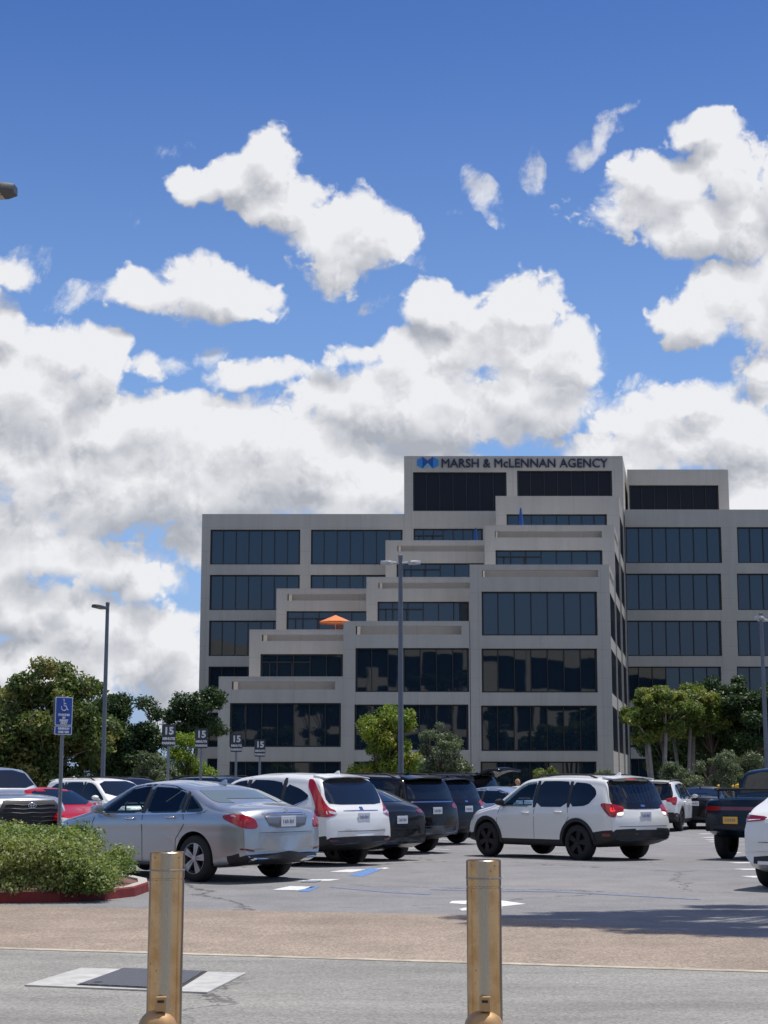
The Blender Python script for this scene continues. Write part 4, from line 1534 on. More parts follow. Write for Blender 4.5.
# --- black large SUV
suvC = dict(suvA, L=4.95, W=1.94, r=.375, axles=(1.50, -1.36), paint=P_BLACK, tumble=.28,
    top=[(-2.475, .60), (-2.47, .92), (-2.42, 1.10), (-2.34, 1.18), (-2.16, 1.60), (-2.05, 1.70), (-1.6, 1.735), (-.8, 1.76), (-.1, 1.755), (.30, 1.72), (.5, 1.66), (1.25, 1.18), (1.4, 1.13), (2.05, 1.04), (2.35, .92), (2.45, .72), (2.475, .45)],
    belt=[(-2.475, 1.0), (-2.1, 1.13), (-1.2, 1.12), (.9, 1.06), (1.3, 1.02), (2.0, .92), (2.475, .7)],
    windows=[[(1.0, 1.10), (1.05, 1.13), (.5, 1.52), (.3, 1.60), (.02, 1.63), (.02, 1.10)],
             [(-.07, 1.10), (-.07, 1.635), (-.6, 1.64), (-.98, 1.63), (-1.02, 1.12)],
             [(-1.1, 1.125), (-1.07, 1.62), (-1.7, 1.58), (-1.95, 1.46), (-1.98, 1.15)]],
    glasses=[M_CGLASS] * 3, holes=[], tunnel=[], seats=None, window_trim=[], mirror=(.9, 1.18), mirmat=P_BLACK,
    arch=0, cladding=[], lower=[(-3, -1.7, .50), (-1.7, 1.8, .36)], rails=(-1.8, .2, .66, M_TRIM),
    spoiler=((-1.95, 1.735), (-2.30, 1.68), .66, .03),
    bits=[('rear_window', [(-.66, 1.58), (.66, 1.58), (.76, 1.24), (.74, 1.19), (-.74, 1.19), (-.76, 1.24)], 'rear', M_CGLASS),
          ('rear_bumper', [(-.84, .62), (.84, .62), (.84, .44), (-.84, .44)], 'rear', mat('grey bumper plastic', (.07, .072, .078), .5)),
          ('tailgate_trim', [(-.70, 1.15), (.70, 1.15), (.70, 1.13), (-.70, 1.13)], 'rear', M_CHROME),
          ('windscreen', [(-.64, 1.66), (.64, 1.66), (.78, 1.22), (-.78, 1.22)], 'front', M_CGLASS)],
    sidebits=[('tail_light', [(-.36, 1.0), (-.36, 1.07), (-.1, 1.11), (.2, 1.12), (.2, 1.02), (0, .98)], 'corner', M_REDD)],
    lines=[[(-.03, .42), (-.04, 1.09)], [(1.06, .42), (1.0, 1.09)]], handles=[(.2, .98), (-.8, 1.0)],
    plate=(0, .95, False))

# --- generic saloon, seen mostly by its glass and roof
sed2 = dict(sedan, glass=M_CGLASS, holes=[], tunnel=[], seats=None, extra=None, style='plain', mirmat=P_RED, paint=P_RED, handmat=P_RED,
    bits=[('rear_window', [(-.62, 1.37), (.62, 1.37), (.70, 1.16), (.66, 1.135), (-.66, 1.135), (-.70, 1.16)], 'rear', M_CGLASS),
          ('windscreen', [(-.60, 1.41), (.60, 1.41), (.76, 1.06), (-.76, 1.06)], 'front', M_CGLASS),
          ('grille', [(-.42, .66), (.42, .66), (.36, .42), (-.36, .42)], 'front', M_TRIM)],
    sidebits=[('tail_light', [(.52, .92), (.84, .95), (.84, .82), (.56, .84)], 'rear', M_RED),
              ('head_light', [(.50, .66), (.78, .74), (.74, .60), (.52, .58)], 'front', M_CLEAR),
              ('head_light', [(2.16, .60), (2.2, .70), (1.75, .80), (1.72, .72)], 'side', M_CLEAR)])

# --- pickups
truck = dict(L=5.85, W=2.03, r=.41, axles=(1.95, -1.72), paint=P_SILVER, soft=.05, tumble=.26, crown=.05, bow=(.10, .24),
    top=[(-2.925, .75), (-2.92, 1.20), (-2.86, 1.28), (-1.1, 1.29), (-.92, 1.36), (-.72, 1.86), (-.5, 1.91), (.1, 1.94), (.65, 1.92), (.85, 1.86), (1.45, 1.40), (1.6, 1.345), (2.3, 1.30), (2.65, 1.25), (2.85, 1.15), (2.92, .95), (2.925, .55)],
    belt=[(-2.925, 1.16), (-1, 1.2), (1.2, 1.2), (1.8, 1.18), (2.6, 1.10), (2.925, .95)],
    bot=[(-2.925, .55), (-2, .42), (2, .42), (2.925, .45)],
    plan=[(-2.925, .96), (-2.7, .985), (-1, 1), (2.0, 1), (2.6, .975), (2.925, .90)],
    windows=[[(1.3, 1.24), (1.34, 1.28), (.85, 1.68), (.65, 1.77), (.35, 1.78), (.35, 1.24)], [(.26, 1.24), (.26, 1.78), (-.5, 1.77), (-.62, 1.72), (-.68, 1.24)]],
    lines=[[(.30, .5), (.30, 1.22)], [(1.32, .5), (1.3, 1.22)], [(-.75, .5), (-.78, 1.22)]],
    handles=[(.5, 1.10), (-.45, 1.10)], mirror=(1.2, 1.33), mirmat=M_TRIM, rim=M_RIM, spokes=6,
    bits=[('windscreen', [(-.68, 1.85), (.68, 1.85), (.84, 1.44), (-.84, 1.44)], 'front', M_CGLASS),
          ('rear_window', [(-.66, 1.80), (.66, 1.80), (.74, 1.42), (-.74, 1.42)], 'rear', M_CGLASS)],
    sidebits=[('head_light', [(.70, 1.12), (.93, 1.12), (.93, .93), (.78, .90)], 'front', M_CLEAR),
              ('head_light', [(2.55, .93), (2.55, 1.10), (2.84, 1.09), (2.82, .93)], 'side', M_CLEAR),
              ('fog_light', [(.72, .78), (.88, .80), (.88, .70), (.74, .68)], 'front', M_CLEAR)])


def tundra_extra(root, bvh, sp):
    out = [(-.62, 1.155), (.62, 1.155), (.74, .95), (.70, .62), (.60, .54), (-.60, .54), (-.70, .62), (-.74, .95)]
    out2 = [(-.70, 1.20), (.70, 1.20), (.84, .95), (.79, .58), (.66, .49), (-.66, .49), (-.79, .58), (-.84, .95)]
    patch(bvh, [out2], 'front', off=.012, rnd=0).build('grille_surround', M_RIM, root, smooth=True, angle=30)
    g = patch(bvh, [out], 'front', off=.024, rnd=0).build('grille', M_TRIM, root, smooth=True, angle=30)
    q = MB()
    for k in range(6):
        z = .62 + k * .09
        w_ = .66 if z < 1.0 else .60
        pts = []
        for j in range(7):
            y = -w_ + 2 * w_ * j / 6
            hit = bvh.ray_cast(Vector((9, y, z)), Vector((-1, 0, 0)))[0]
            pts.append((hit.x + .035, y, z + (.012 if j % 2 else -.006)))
        q.tube(pts, .013, 5)
    q.build('grille_bars', mat('dark grey satin bar', (.022, .023, .026), .4, .2), g, smooth=True)
    hx = bvh.ray_cast(Vector((9, 0, 1.06)), Vector((-1, 0, 0)))[0].x + .05
    q = MB()
    for (a, b, dz) in ((.095, .062, 0), (.034, .058, .0), (.062, .026, .03)):
        q.tube([(hx, a * math.cos(t), 1.06 + dz * .6 + b * math.sin(t)) for t in np.linspace(0, 2 * math.pi, 22)], .009, 6, cap=False)
    q.build('emblem', M_CHROME, g, smooth=True)
    hit = bvh.ray_cast(Vector((9, 0, .47)), Vector((-1, 0, 0)))[0]
truck['extra'] = tundra_extra

truck2 = dict(truck, L=5.5, W=2.06, r=.42, axles=(1.72, -1.72), paint=P_NAVY, extra=None, mirmat=P_BLACK, bow=(.16, .24),
    top=[(-2.75, .62), (-2.745, 1.10), (-2.70, 1.235), (-2.62, 1.26), (-1.25, 1.27), (-1.1, 1.33), (-.88, 1.80), (-.7, 1.86), (.1, 1.90), (.5, 1.88), (.75, 1.80), (1.5, 1.30), (1.7, 1.25), (2.3, 1.18), (2.6, 1.08), (2.72, .9), (2.75, .55)],
    belt=[(-2.75, 1.14), (-1, 1.2), (1.2, 1.18), (1.8, 1.12), (2.6, .98), (2.75, .9)],
    bot=[(-2.75, .60), (-2.2, .45), (2, .40), (2.75, .5)],
    plan=[(-2.75, .93), (-2.5, .98), (-1, 1), (2.0, 1), (2.5, .96), (2.75, .86)],
    bits=[('windscreen', [(-.68, 1.80), (.68, 1.80), (.84, 1.36), (-.84, 1.36)], 'front', M_CGLASS),
          ('rear_window', [(-.70, 1.76), (.70, 1.76), (.78, 1.38), (-.78, 1.38)], 'rear', M_CGLASS),
          ('light_bar', [(-.90, 1.075), (.90, 1.075), (.90, 1.005), (-.90, 1.005)], 'rear', M_REDD),
          ('rear_bumper', [(-.86, .72), (.86, .72), (.86, .58), (-.86, .58)], 'rear', M_TRIM),
          ('tailgate_seam', [(-.86, .80), (.86, .80), (.86, .79), (-.86, .79)], 'rear', M_TRIM)],
    sidebits=[('tail_light', [(.60, 1.085), (.92, 1.085), (.92, .995), (.60, .995)], 'rear', M_RED),
              ('tail_light', [(-2.64, .99), (-2.64, 1.09), (-2.5, 1.09), (-2.5, .99)], 'side', M_RED)],
    rim=M_RIMD, platemat=M_ORANGE)


def rivian_extra(root, bvh, sp):
    q = MB()
    for yy in (-.78, .78):
        for x in (-2.35, -1.45):
            q.tube([(x, yy, 1.2), (x, yy, 1.40)], .02, 6)
        q.tube([(-2.45, yy, 1.40), (-1.35, yy, 1.40)], .022, 6)
    for x in (-2.35, -1.9, -1.45):
        q.tube([(x, -.86, 1.42), (x, .86, 1.42)], .024, 6)
    q.build('bed_rack', M_TRIM, root, smooth=True, angle=50)
    hit = bvh.ray_cast(Vector((-9, -.35, .80)), Vector((1, 0, 0)))[0]
    x = hit.x - .012
    pl = MB().box(x - .006, x + .006, .22, .53, .74, .88).build('number_plate', M_ORANGE, root, bevel=.004)
    q = MB()
    for k in range(6):
        q.box(x - .0085, x - .0065, .27 + k * .04, .29 + k * .04, .785, .84)
    q.build('plate_characters', M_PLATEINK, pl)
truck2['extra'] = rivian_extra
truck2.pop('platemat')


def variant(sp, pt, **k):
    d = dict(sp, paint=pt, **k)
    d['mirmat'] = k.get('mirmat', pt)
    return d


def park(name, sp, px, D, heading_deg, label, cat='car', group=None, anchor='rl', dz=0.0, scale=1.0):
    """put one corner of the car (rl rear-left, rr rear-right, c centre, fl, fr) at picture column px, distance D"""
    hd = R(heading_deg)
    f = Vector((math.sin(hd), math.cos(hd)))
    l = Vector((-math.cos(hd), math.sin(hd)))
    X = (px - 384) / F * D * 1.0
    p = Vector((X, D))
    hl, hw = sp['L'] / 2 * scale, sp['W'] / 2 * scale
    off = {'rl': -f * hl + l * hw, 'rr': -f * hl - l * hw, 'c': Vector((0, 0)), 'fl': f * hl + l * hw, 'fr': f * hl - l * hw, 'r': -f * hl, 'f': f * hl}[anchor]
    c = p - off
    o = build_car(name, sp, (c.x, c.y, gz(c.y) + dz), hd, label, cat, group)
    o.scale = (scale,) * 3
    return o

GL = 'cars parked in the lot'
CL = dict(glasses=[M_CGLASS] * 3, holes=[], tunnel=[], seats=None, bits=[b[:3] + (M_CGLASS,) if b[3] == M_SEETHRU else b for b in suvA['bits'] if b[0] != 'brake_light'],
          sidebits=[b[:3] + (M_CLEAR,) if b[3] == M_LAMPLIT else b for b in suvA['sidebits'] if b[0] != 'brake_lamp'])
park('parked_car', sedan, 247, 23.7, -50, 'silver four door saloon with red tail lights, nearest car, parked behind the hedge', 'car', GL, scale=1.03)
park('suv', suvB, 330, 29.0, -48, 'white compact suv with tall red pillar tail lights, right beside the silver saloon', 'suv', GL, scale=1.02)
park('parked_car', fast, 402, 32.0, -48, 'dark grey fastback with a sloping rear window between the white suv and the black suv', 'car', GL, anchor='r')
park('suv', suvC, 437, 36.2, -48, 'large black suv with a low roof rack, right of the dark fastback', 'suv', GL, anchor='r')
park('suv', variant(suvA, P_NAVY, rim=M_RIM, **CL), 468, 41.5, -48, 'dark blue suv half hidden behind the bonnet of the white suv crossing the aisle', 'suv', GL, anchor='r')
park('suv', suvA, 611, 31.8, -39, 'white suv with black wheel arches and a lit brake lamp, crossing the parking aisle', 'suv')
park('pickup_truck', truck, 38, 36.5, 143, 'silver pickup truck facing forward with a huge black grille, behind the hedge', 'pickup truck', GL, anchor='f')
park('parked_car', sed2, 112, 37.0, 130, 'red saloon parked between the silver pickup and the white suv', 'car', GL, anchor='f')
park('suv', variant(suvA, P_WHITE, **CL), 158, 46.0, 134, 'white suv facing forward behind the red saloon, windscreen showing', 'suv', GL, anchor='f')
park('pickup_truck', truck2, 694, 32.8, 35, 'dark blue pickup truck with a rear light bar and a rack over its bed', 'pickup truck', GL)
park('parked_car', variant(fast, P_WHITE, W=1.95), 728, 22.6, 35, 'white car cut off by the right edge of the picture, rear corner showing', 'car', GL)
park('suv', variant(suvA, P_WHITE, **CL), 672, 52.0, 20, 'small white crossover parked in front of the shrubs, beyond the crossing suv', 'suv', GL, anchor='rr', scale=.97)
# further back
park('parked_car', variant(sed2, P_LTBLUE), 493, 47.5, -48, 'pale blue saloon between the dark blue suv and the person in the lot', 'car', GL, anchor='c')
park('parked_car', variant(sed2, P_WHITE), 518, 52, -60, 'white saloon far back, just above the bonnet of the crossing suv', 'car', GL, anchor='c')
park('parked_car', variant(sed2, P_WHITE), 196, 52, 134, 'white saloon far back behind the roof of the silver saloon', 'car', GL, anchor='c')
park('suv', variant(suvC, P_NAVY), 232, 50, 134, 'dark blue suv with only its roof showing between the silver saloon and the white suv', 'suv', GL, anchor='c')
park('suv', variant(suvC, P_BLACK), 135, 60, 134, 'black suv farthest back at left, only its roof showing above the white suv', 'suv', GL, anchor='c')
park('parked_car', variant(sed2, P_BLACK), 700, 57, 20, 'black saloon half hidden between the small white crossover and the dark blue pickup', 'car', GL, anchor='c')


def hatch_up(root, bvh, sp):
    """raised tailgate"""
    q = MB()
    vs = []
    for k in range(9):
        y = -.66 + 1.32 * k / 8
        for j in range(5):
            t = j / 4
            x = -1.98 - 1.05 * t
            z = 1.70 + .30 * math.sin(t * 1.9) - .10 * t
            vs.append((x, y, z - .06 * (abs(y) / .66) ** 2))
    fs = [(k * 5 + j, k * 5 + j + 1, (k + 1) * 5 + j + 1, (k + 1) * 5 + j) for k in range(8) for j in range(4)]
    q.add(vs, fs)
    o = q.build('open_tailgate', P_BLACK, root, smooth=True)
    md = o.modifiers.new('s', 'SOLIDIFY')
    md.thickness = .08
park('suv', dict(variant(suvA, P_BLACK, **CL), extra=hatch_up), 492, 60, -52, 'black suv with its tailgate raised, far back beside the standing person', 'suv', GL, anchor='r', dz=.1, scale=1.05)

# ------------------------------------------------------------------ bollards
def brushed(name, base, rough, an=.0):
    m = bpy.data.materials.new(name)
    m.use_nodes = True
    h = NT(m.node_tree)
    p = m.node_tree.nodes['Principled BSDF']
    tc = h.node('ShaderNodeTexCoord').outputs['Object']
    a = h.noise(h.vm('MULTIPLY', tc, (60, 60, 1.2)), 1, 4, .6)
    b = h.noise(tc, 5, 5, .65)
    sp = h.noise(tc, 34, 2, .5)
    c = h.mix(h.mapr(b, .42, .66), base, (base[0] * .80, base[1] * .70, base[2] * .58))
    c = h.mix(h.mapr(sp, .70, .76), c, (.16, .10, .06))
    # reflections painted into the metal: grey front strip, orange flanks, dark edges
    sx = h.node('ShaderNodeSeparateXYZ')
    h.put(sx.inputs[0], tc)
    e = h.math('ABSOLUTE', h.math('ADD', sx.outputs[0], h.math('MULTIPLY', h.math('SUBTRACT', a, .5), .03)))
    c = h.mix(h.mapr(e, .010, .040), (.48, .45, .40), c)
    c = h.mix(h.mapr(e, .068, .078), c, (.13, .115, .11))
    h.put(p.inputs['Base Color'], c)
    p.inputs['Metallic'].default_value = .96
    h.put(p.inputs['Roughness'], h.mapr(a, .3, .7, rough - .06, rough + .08, False))
    bp = h.node('ShaderNodeBump')
    bp.inputs['Strength'].default_value = .06
    h.put(bp.inputs['Height'], a)
    h.put(p.inputs['Normal'], bp.outputs[0])
    return m


M_STEEL = brushed('weathered bronze steel with painted reflections', (.68, .46, .25), .26)
M_STEEL2 = mat('dull steel', (.34, .29, .24), .5, .8, var=.15, vscale=20)
M_BRASS = mat('tan cast housing', (.46, .28, .13), .5, .3, var=.2, vscale=12)
DB = 7.8
for i, (px, py, rot, lab) in enumerate([(167.5, 853, .1, 'weathered steel bollard at left, in front of the utility hatch'),
                                   (483.5, 861, -.1, 'weathered steel bollard nearer the middle, in front of the painted arrow')]):
    t_ = W(px, py, DB)
    h_ = t_.z
    b = empty('bollard', (t_.x, DB, .006), rot, lab, 'bollard', 'bollards across the road')
    rr = .083
    n = 48
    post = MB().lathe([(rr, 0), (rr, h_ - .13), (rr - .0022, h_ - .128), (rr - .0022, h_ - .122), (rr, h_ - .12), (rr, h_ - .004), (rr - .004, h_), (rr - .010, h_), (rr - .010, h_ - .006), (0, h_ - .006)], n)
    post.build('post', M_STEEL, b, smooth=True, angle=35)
    MB().lathe([(rr + .0015, h_ - .088), (rr + .003, h_ - .086), (rr + .003, h_ - .082), (rr + .0015, h_ - .080)], n).build('band', M_STEEL2, b, smooth=True)
    q = MB()
    for s in (-1, 1):
        q = MB().tube([(s * .055, -.060, h_ - .025), (s * .0565, -.0645, h_ - .025)], .0045, 8)
        q.build('rivet', M_STEEL2, b)
    # lock housing low on the face
    zc = W(163, 1003, 7.70).z - .015
    hz = MB()
    hz.lathe([(0, -.070), (.04, -.067), (.075, -.050), (.092, -.015), (.094, .02), (.07, .03)], 28, 'y', (-.026 if i == 0 else -.004, -.062, zc - .118))
    hz.build('lock_housing', M_BRASS, b, smooth=True, angle=60)
    tz = zc + .015
    lug = MB()
    lug.box(-.040 if i == 0 else -.022, .014 if i == 0 else .030, -.108, -.072, tz - .045, tz + .024)
    lo2 = lug.build('hasp', M_BRASS, b, bevel=.006)
    MB().box(-.028 if i == 0 else -.010, .002 if i == 0 else .018, -.1105, -.107, tz - .004, tz + .007).build('slot', M_TRIM, lo2)

# ------------------------------------------------------------------ light poles
M_POLE = mat('grey painted pole', (.13, .145, .175), .5, .3, var=.1, vscale=5)
M_LAMPH = mat('bronze lamp housing', (.07, .07, .075), .5, .2)
M_LENS = mat('lamp lens panel', (.42, .38, .28), .35)
M_LAMPG = mat('pale grey lamp housing', (.42, .43, .44), .45, .2)


def light_pole(px, py, D, H, arms, label, hm, w=.085, hl=.62, pm=None, grid=False):
    b = W(px, py, D)
    base = gz(D)
    t = empty('light_pole', (b.x, D, base), 0, label, 'light pole', 'light poles in the car park')
    H = b.z - base
    MB().tube([(0, 0, .55), (0, 0, H)], [w, w * .72], 14).build('pole', pm or M_POLE, t, smooth=True, angle=40)
    MB().lathe([(.30, 0), (.30, .62), (.27, .66), (0, .66)], 20).build('concrete_footing', mat('concrete footing', (.34, .33, .31), .85, var=.1), t, smooth=True, angle=40)
    MB().lathe([(w * .8, H), (w * .85, H + .10), (0, H + .13)], 12).build('cap', pm or M_POLE, t, smooth=True, angle=40)
    for (dx, dy) in arms:
        d = Vector((dx, dy, 0)).normalized()
        n_ = Vector((-d.y, d.x, 0))
        z = H - .12
        q = MB()
        q.tube([d * .05 + Vector((0, 0, z)), d * .30 + Vector((0, 0, z + .02))], .035, 8)
        # slab shaped head with chamfered end
        pts = [(.22, .10), (.30, .16), (.30 + hl - .12, .16), (.30 + hl, .08)]
        vs = []
        for zz_, sc in ((z + .05, .86), (z + .02, 1.0), (z - .035, 1.0)):
            ring = [(a, b_ * sc) for a, b_ in pts] + [(a, -b_ * sc) for a, b_ in pts[::-1]]
            vs += [tuple(d * a + n_ * b_ + Vector((0, 0, zz_ + (a - .3) * .03))) for a, b_ in ring]
        fs = [tuple(range(8)), tuple(range(23, 15, -1))]
        for r_ in (0, 1):
            fs += [(r_ * 8 + k, r_ * 8 + (k + 1) % 8, (r_ + 1) * 8 + (k + 1) % 8, (r_ + 1) * 8 + k) for k in range(8)]
        q.add(vs, fs)
        hd = q.build('lamp_head', hm, t, smooth=True, angle=30)
        q = MB()
        a0, a1 = .34, .30 + hl - .14
        for k in range(2):
            for s in (-1, 1):
                c0, c1 = a0 + (a1 - a0) * k / 2 + .01, a0 + (a1 - a0) * (k + 1) / 2 - .01
                q.quad(*[tuple(d * a + n_ * (s * bb) + Vector((0, 0, z - .04 + (a - .3) * .03))) for a, bb in ((c0, .01), (c1, .01), (c1, .14), (c0, .14))])
        q.build('lens', M_LENS, hd)
    return t
light_pole(107.6, 605.5, 55, 7.6, [(-.35, -.95)], 'slim light pole with one lamp, left of the dark trees', M_LAMPH)
light_pole(400.5, 559, 45, 7.6, [(-1, -.1), (1, -.1)], 'light pole with two pale lamps standing before the middle of the office building', M_LAMPG, w=.082, hl=.26)
light_pole(761, 616, 56, 7.6, [(-.35, -.95), (.35, .95)], 'light pole at the right edge in front of the right wing', M_LAMPG, hl=.42)
lp = light_pole(-68, 183, 16.5, 7.6, [(1, -.05)], 'light pole outside the left edge with only its lamp head showing', M_LAMPH, hl=.62, w=.09)

# ------------------------------------------------------------------ signs
M_SPOST = mat('galvanised sign post', (.20, .21, .23), .5, .5)
M_SBLUE = mat('blue sign sheet', (.015, .06, .32), .45)
M_SWHITE = mat('white sign sheet', (.60, .62, .64), .5)
M_SDARK = mat('charcoal sign sheet', (.035, .04, .048), .5)


def rrect(w_, h_, r, n=5):
    p = []
    for (cx, cz, a0) in ((w_ / 2 - r, h_ / 2 - r, 0), (-w_ / 2 + r, h_ / 2 - r, 90), (-w_ / 2 + r, -h_ / 2 + r, 180), (w_ / 2 - r, -h_ / 2 + r, 270)):
        for k in range(n):
            a = R(a0 + 90 * k / (n - 1))
            p.append((cx + r * math.cos(a), cz + r * math.sin(a)))
    return p


def text_on(par, txt, size, x, z, y, m, name='lettering', xs=1.0, bold=.004):
    vs, fs = text_mesh(txt, size, .001, 'CENTER', bold, xs)
    return MB().add([(v[0] + x, y + v[1] - .001, v[2] + z) for v in vs], fs).build(name, m, par, fixn=False)


def sign_post(px, ytop, D, rz, label, kind):
    top = W(px, ytop, D)
    t = empty('parking_sign', (top.x, D, gz(D)), rz, label, 'parking sign', 'fifteen minute parking signs' if kind == 15 else None)
    H = top.z - gz(D)
    if kind == 15:
        w_, h_ = .285, .44
        MB().tube([(0, .02, 0), (0, .02, H - .04)], .028, 8).build('post', M_SPOST, t, smooth=True, angle=40)
        s = MB().prism(rrect(w_, h_, .03), 'y', -.018, -.010)
        s.v = [(a, b, c + H - h_ / 2) for a, b, c in s.v]
        p_ = s.build('sign_panel', M_SDARK, t)
        text_on(p_, '15', .21, 0, H - .20, -.02, M_SWHITE, bold=.008)
        text_on(p_, 'MINUTE', .070, 0, H - .315, -.02, M_SWHITE, bold=.004)
        text_on(p_, 'PARKING', .064, 0, H - .405, -.02, M_SWHITE, bold=.004)
    else:
        w_ = .31
        MB().tube([(0, .02, 0), (0, .02, H - .04)], .032, 8).build('post', M_SPOST, t, smooth=True, angle=40)
        for (h_, z0, nm) in ((.46, H - .46, 'sign_panel'), (.145, H - .61, 'lower_panel')):
            s = MB().prism(rrect(w_, h_, .02), 'y', -.014, -.008)
            s.v = [(a, b, c + z0 + h_ / 2) for a, b, c in s.v]
            p_ = s.build(nm, M_SWHITE, t)
            s = MB().prism(rrect(w_ - .03, h_ - .03, .015), 'y', -.019, -.015)
            s.v = [(a, b, c + z0 + h_ / 2) for a, b, c in s.v]
            s.build('blue_face', M_SBLUE, p_)
            if nm == 'sign_panel':
                # wheelchair symbol
                q = MB()
                zc = z0 + .315
                q.tube([(.045 * math.cos(t1) - .005, -.021, zc - .03 + .045 * math.sin(t1)) for t1 in np.linspace(R(150), R(400), 16)], .0075, 5)
                q.tube([(-.008, -.021, zc + .075), (-.006, -.021, zc + .0), (.035, -.021, zc - .005), (.055, -.021, zc - .06), (.07, -.021, zc - .062)], .0075, 5)
                q.tube([(-.006, -.021, zc + .035), (.03, -.021, zc + .033)], .0065, 5)
                q.lathe([(0, -.022), (.014, -.022), (.014, -.018)], 12, 'y', (-.008, 0, zc + .098))
                q.build('wheelchair_symbol', M_SWHITE, p_)
                text_on(p_, 'PARKING', .047, 0, z0 + .155, -.021, M_SWHITE)
                text_on(p_, 'BY', .044, 0, z0 + .108, -.021, M_SWHITE)
                text_on(p_, 'PERMIT', .047, 0, z0 + .062, -.021, M_SWHITE)
                text_on(p_, 'ONLY', .044, 0, z0 + .022, -.021, M_SWHITE)
            else:
                text_on(p_, 'MINIMUM', .046, 0, z0 + .085, -.021, M_SWHITE)
                text_on(p_, 'FINE $250', .044, 0, z0 + .03, -.021, M_SWHITE)
        q = MB().prism(rrect(.31, .60, .02), 'y', .048, .054)
        q.v = [(a, b, c + H - .31) for a, b, c in q.v]
        q.build('rear_panel', M_SPOST, t)
    return t
sign_post(64, 697, 26.2, R(38), 'blue accessible parking sign on a steel post rising behind the hedge', 0)
for (px, y, D, lab) in [(169, 724.5, 33.5, 'tallest looking and leftmost of the four charcoal 15 minute signs'), (201.5, 728.5, 36.5, 'second charcoal 15 minute sign from the left, before the bright green shrub'),
                   (236.5, 733.5, 39, 'third charcoal 15 minute sign from the left, at the corner of the office building'), (260, 739.5, 42, 'smallest charcoal 15 minute sign, rightmost of the four')]:
    sign_post(px, y, D, R(8), lab, 15)

# ------------------------------------------------------------------ kerb island
isl = []
cpx = [(-60, 903), (0, 903.5), (60, 902.5), (105, 900), (135, 896.5), (149, 891.5), (148, 887.5), (135, 884.5), (110, 882)]
front = [G(*p) for p in cpx]
inner_y = 24.5
pts = [(-14.0, front[0].y)] + [(p.x, p.y) for p in front] + [(-5.6, inner_y), (-14.0, inner_y)]
KH = .13
M_RKERB = mat('worn red kerb paint', (.17, .016, .014), .75, var=.35, vscale=7)
M_KTOP = mat('pale kerb concrete', (.42, .39, .35), .85, var=.15, vscale=8)
M_MULCH = mat('reddish bark mulch', (.17, .085, .06), .95, var=.5, vscale=45, bump=.8)
kb = MB()
cen = Vector((-9.0, 21.5))
def inset(p, d):
    v = (cen - Vector(p[:2]))
    return tuple(Vector(p[:2]) + v.normalized() * d)
def inset_poly(P, d):
    out = []
    n = len(P)
    for i in range(n):
        a, b, c = Vector(P[i - 1]), Vector(P[i]), Vector(P[(i + 1) % n])
        n1 = Vector(((b - a).y, -(b - a).x)).normalized()
        n2 = Vector(((c - b).y, -(c - b).x)).normalized()
        m_ = (n1 + n2)
        m_ = m_.normalized() / max(.5, m_.normalized().dot(n1))
        out.append(tuple(b - m_ * d))
    return out
area = sum(pts[i][0] * pts[(i + 1) % len(pts)][1] - pts[(i + 1) % len(pts)][0] * pts[i][1] for i in range(len(pts)))
if area < 0:
    pts = pts[::-1]
o0, o1, i1 = pts, inset_poly(pts, .025), inset_poly(pts, .15)
n = len(pts)
vs = [(x, y, -.01) for x, y in o0] + [(x, y, KH - .02) for x, y in inset_poly(pts, .008)] + [(x, y, KH) for x, y in o1] + [(x, y, KH) for x, y in i1] + [(x, y, KH - .04) for x, y in i1]
fs, = [[(r_ * n + k, r_ * n + (k + 1) % n, (r_ + 1) * n + (k + 1) % n, (r_ + 1) * n + k) for r_ in range(4) for k in range(n)]]
kb.add(vs, fs)
kb.m = [0 if i // n < 2 else 1 for i in range(len(fs))]
k_ = kb.build('kerb', [M_RKERB, M_KTOP], None)
k_['kind'] = 'structure'
mb_ = MB().add([(x, y, KH - .03) for x, y in i1], [tuple(range(n))])
md_ = mb_.build('mulch_bed', M_MULCH, None)
md_['kind'] = 'structure'

# ------------------------------------------------------------------ vegetation
def leaf_mat(name, c0, c1, c2=None, trans=.35, rough=.5):
    if name in MATS:
        return MATS[name]
    m = bpy.data.materials.new(name)
    m.use_nodes = True
    h = NT(m.node_tree)
    p = m.node_tree.nodes['Principled BSDF']
    out = m.node_tree.nodes['Material Output']
    gi = h.node('ShaderNodeNewGeometry')
    tc = h.node('ShaderNodeTexCoord').outputs['Object']
    rnd = gi.outputs['Random Per Island']
    c = h.mix(h.mapr(rnd, 0, 1, 0, 1, False), c0, c1)
    if c2:
        c = h.mix(h.mapr(h.math('ADD', h.noise(tc, .9, 2, .5), h.math('MULTIPLY', rnd, .12)), .56, .66), c, c2)
    h.put(p.inputs['Base Color'], c)
    p.inputs['Roughness'].default_value = rough
    p.inputs['Specular IOR Level'].default_value = .35
    tr = h.node('ShaderNodeBsdfTranslucent')
    tc2 = h.mix(1.0, c, (1.5, 1.7, .6), 'MULTIPLY')
    h.put(tr.inputs[0], tc2)
    mx = h.node('ShaderNodeMixShader')
    mx.inputs[0].default_value = trans
    h.l.new(p.outputs[0], mx.inputs[1])
    h.l.new(tr.outputs[0], mx.inputs[2])
    h.l.new(mx.outputs[0], out.inputs[0])
    MATS[name] = m
    return m


M_BARK = mat('grey brown bark', (.13, .105, .085), .9, var=.3, vscale=6, bump=.5)
M_BARK2 = mat('pale smooth bark', (.22, .19, .165), .85, var=.25, vscale=4, bump=.3)
NPR = np.random.default_rng(11)


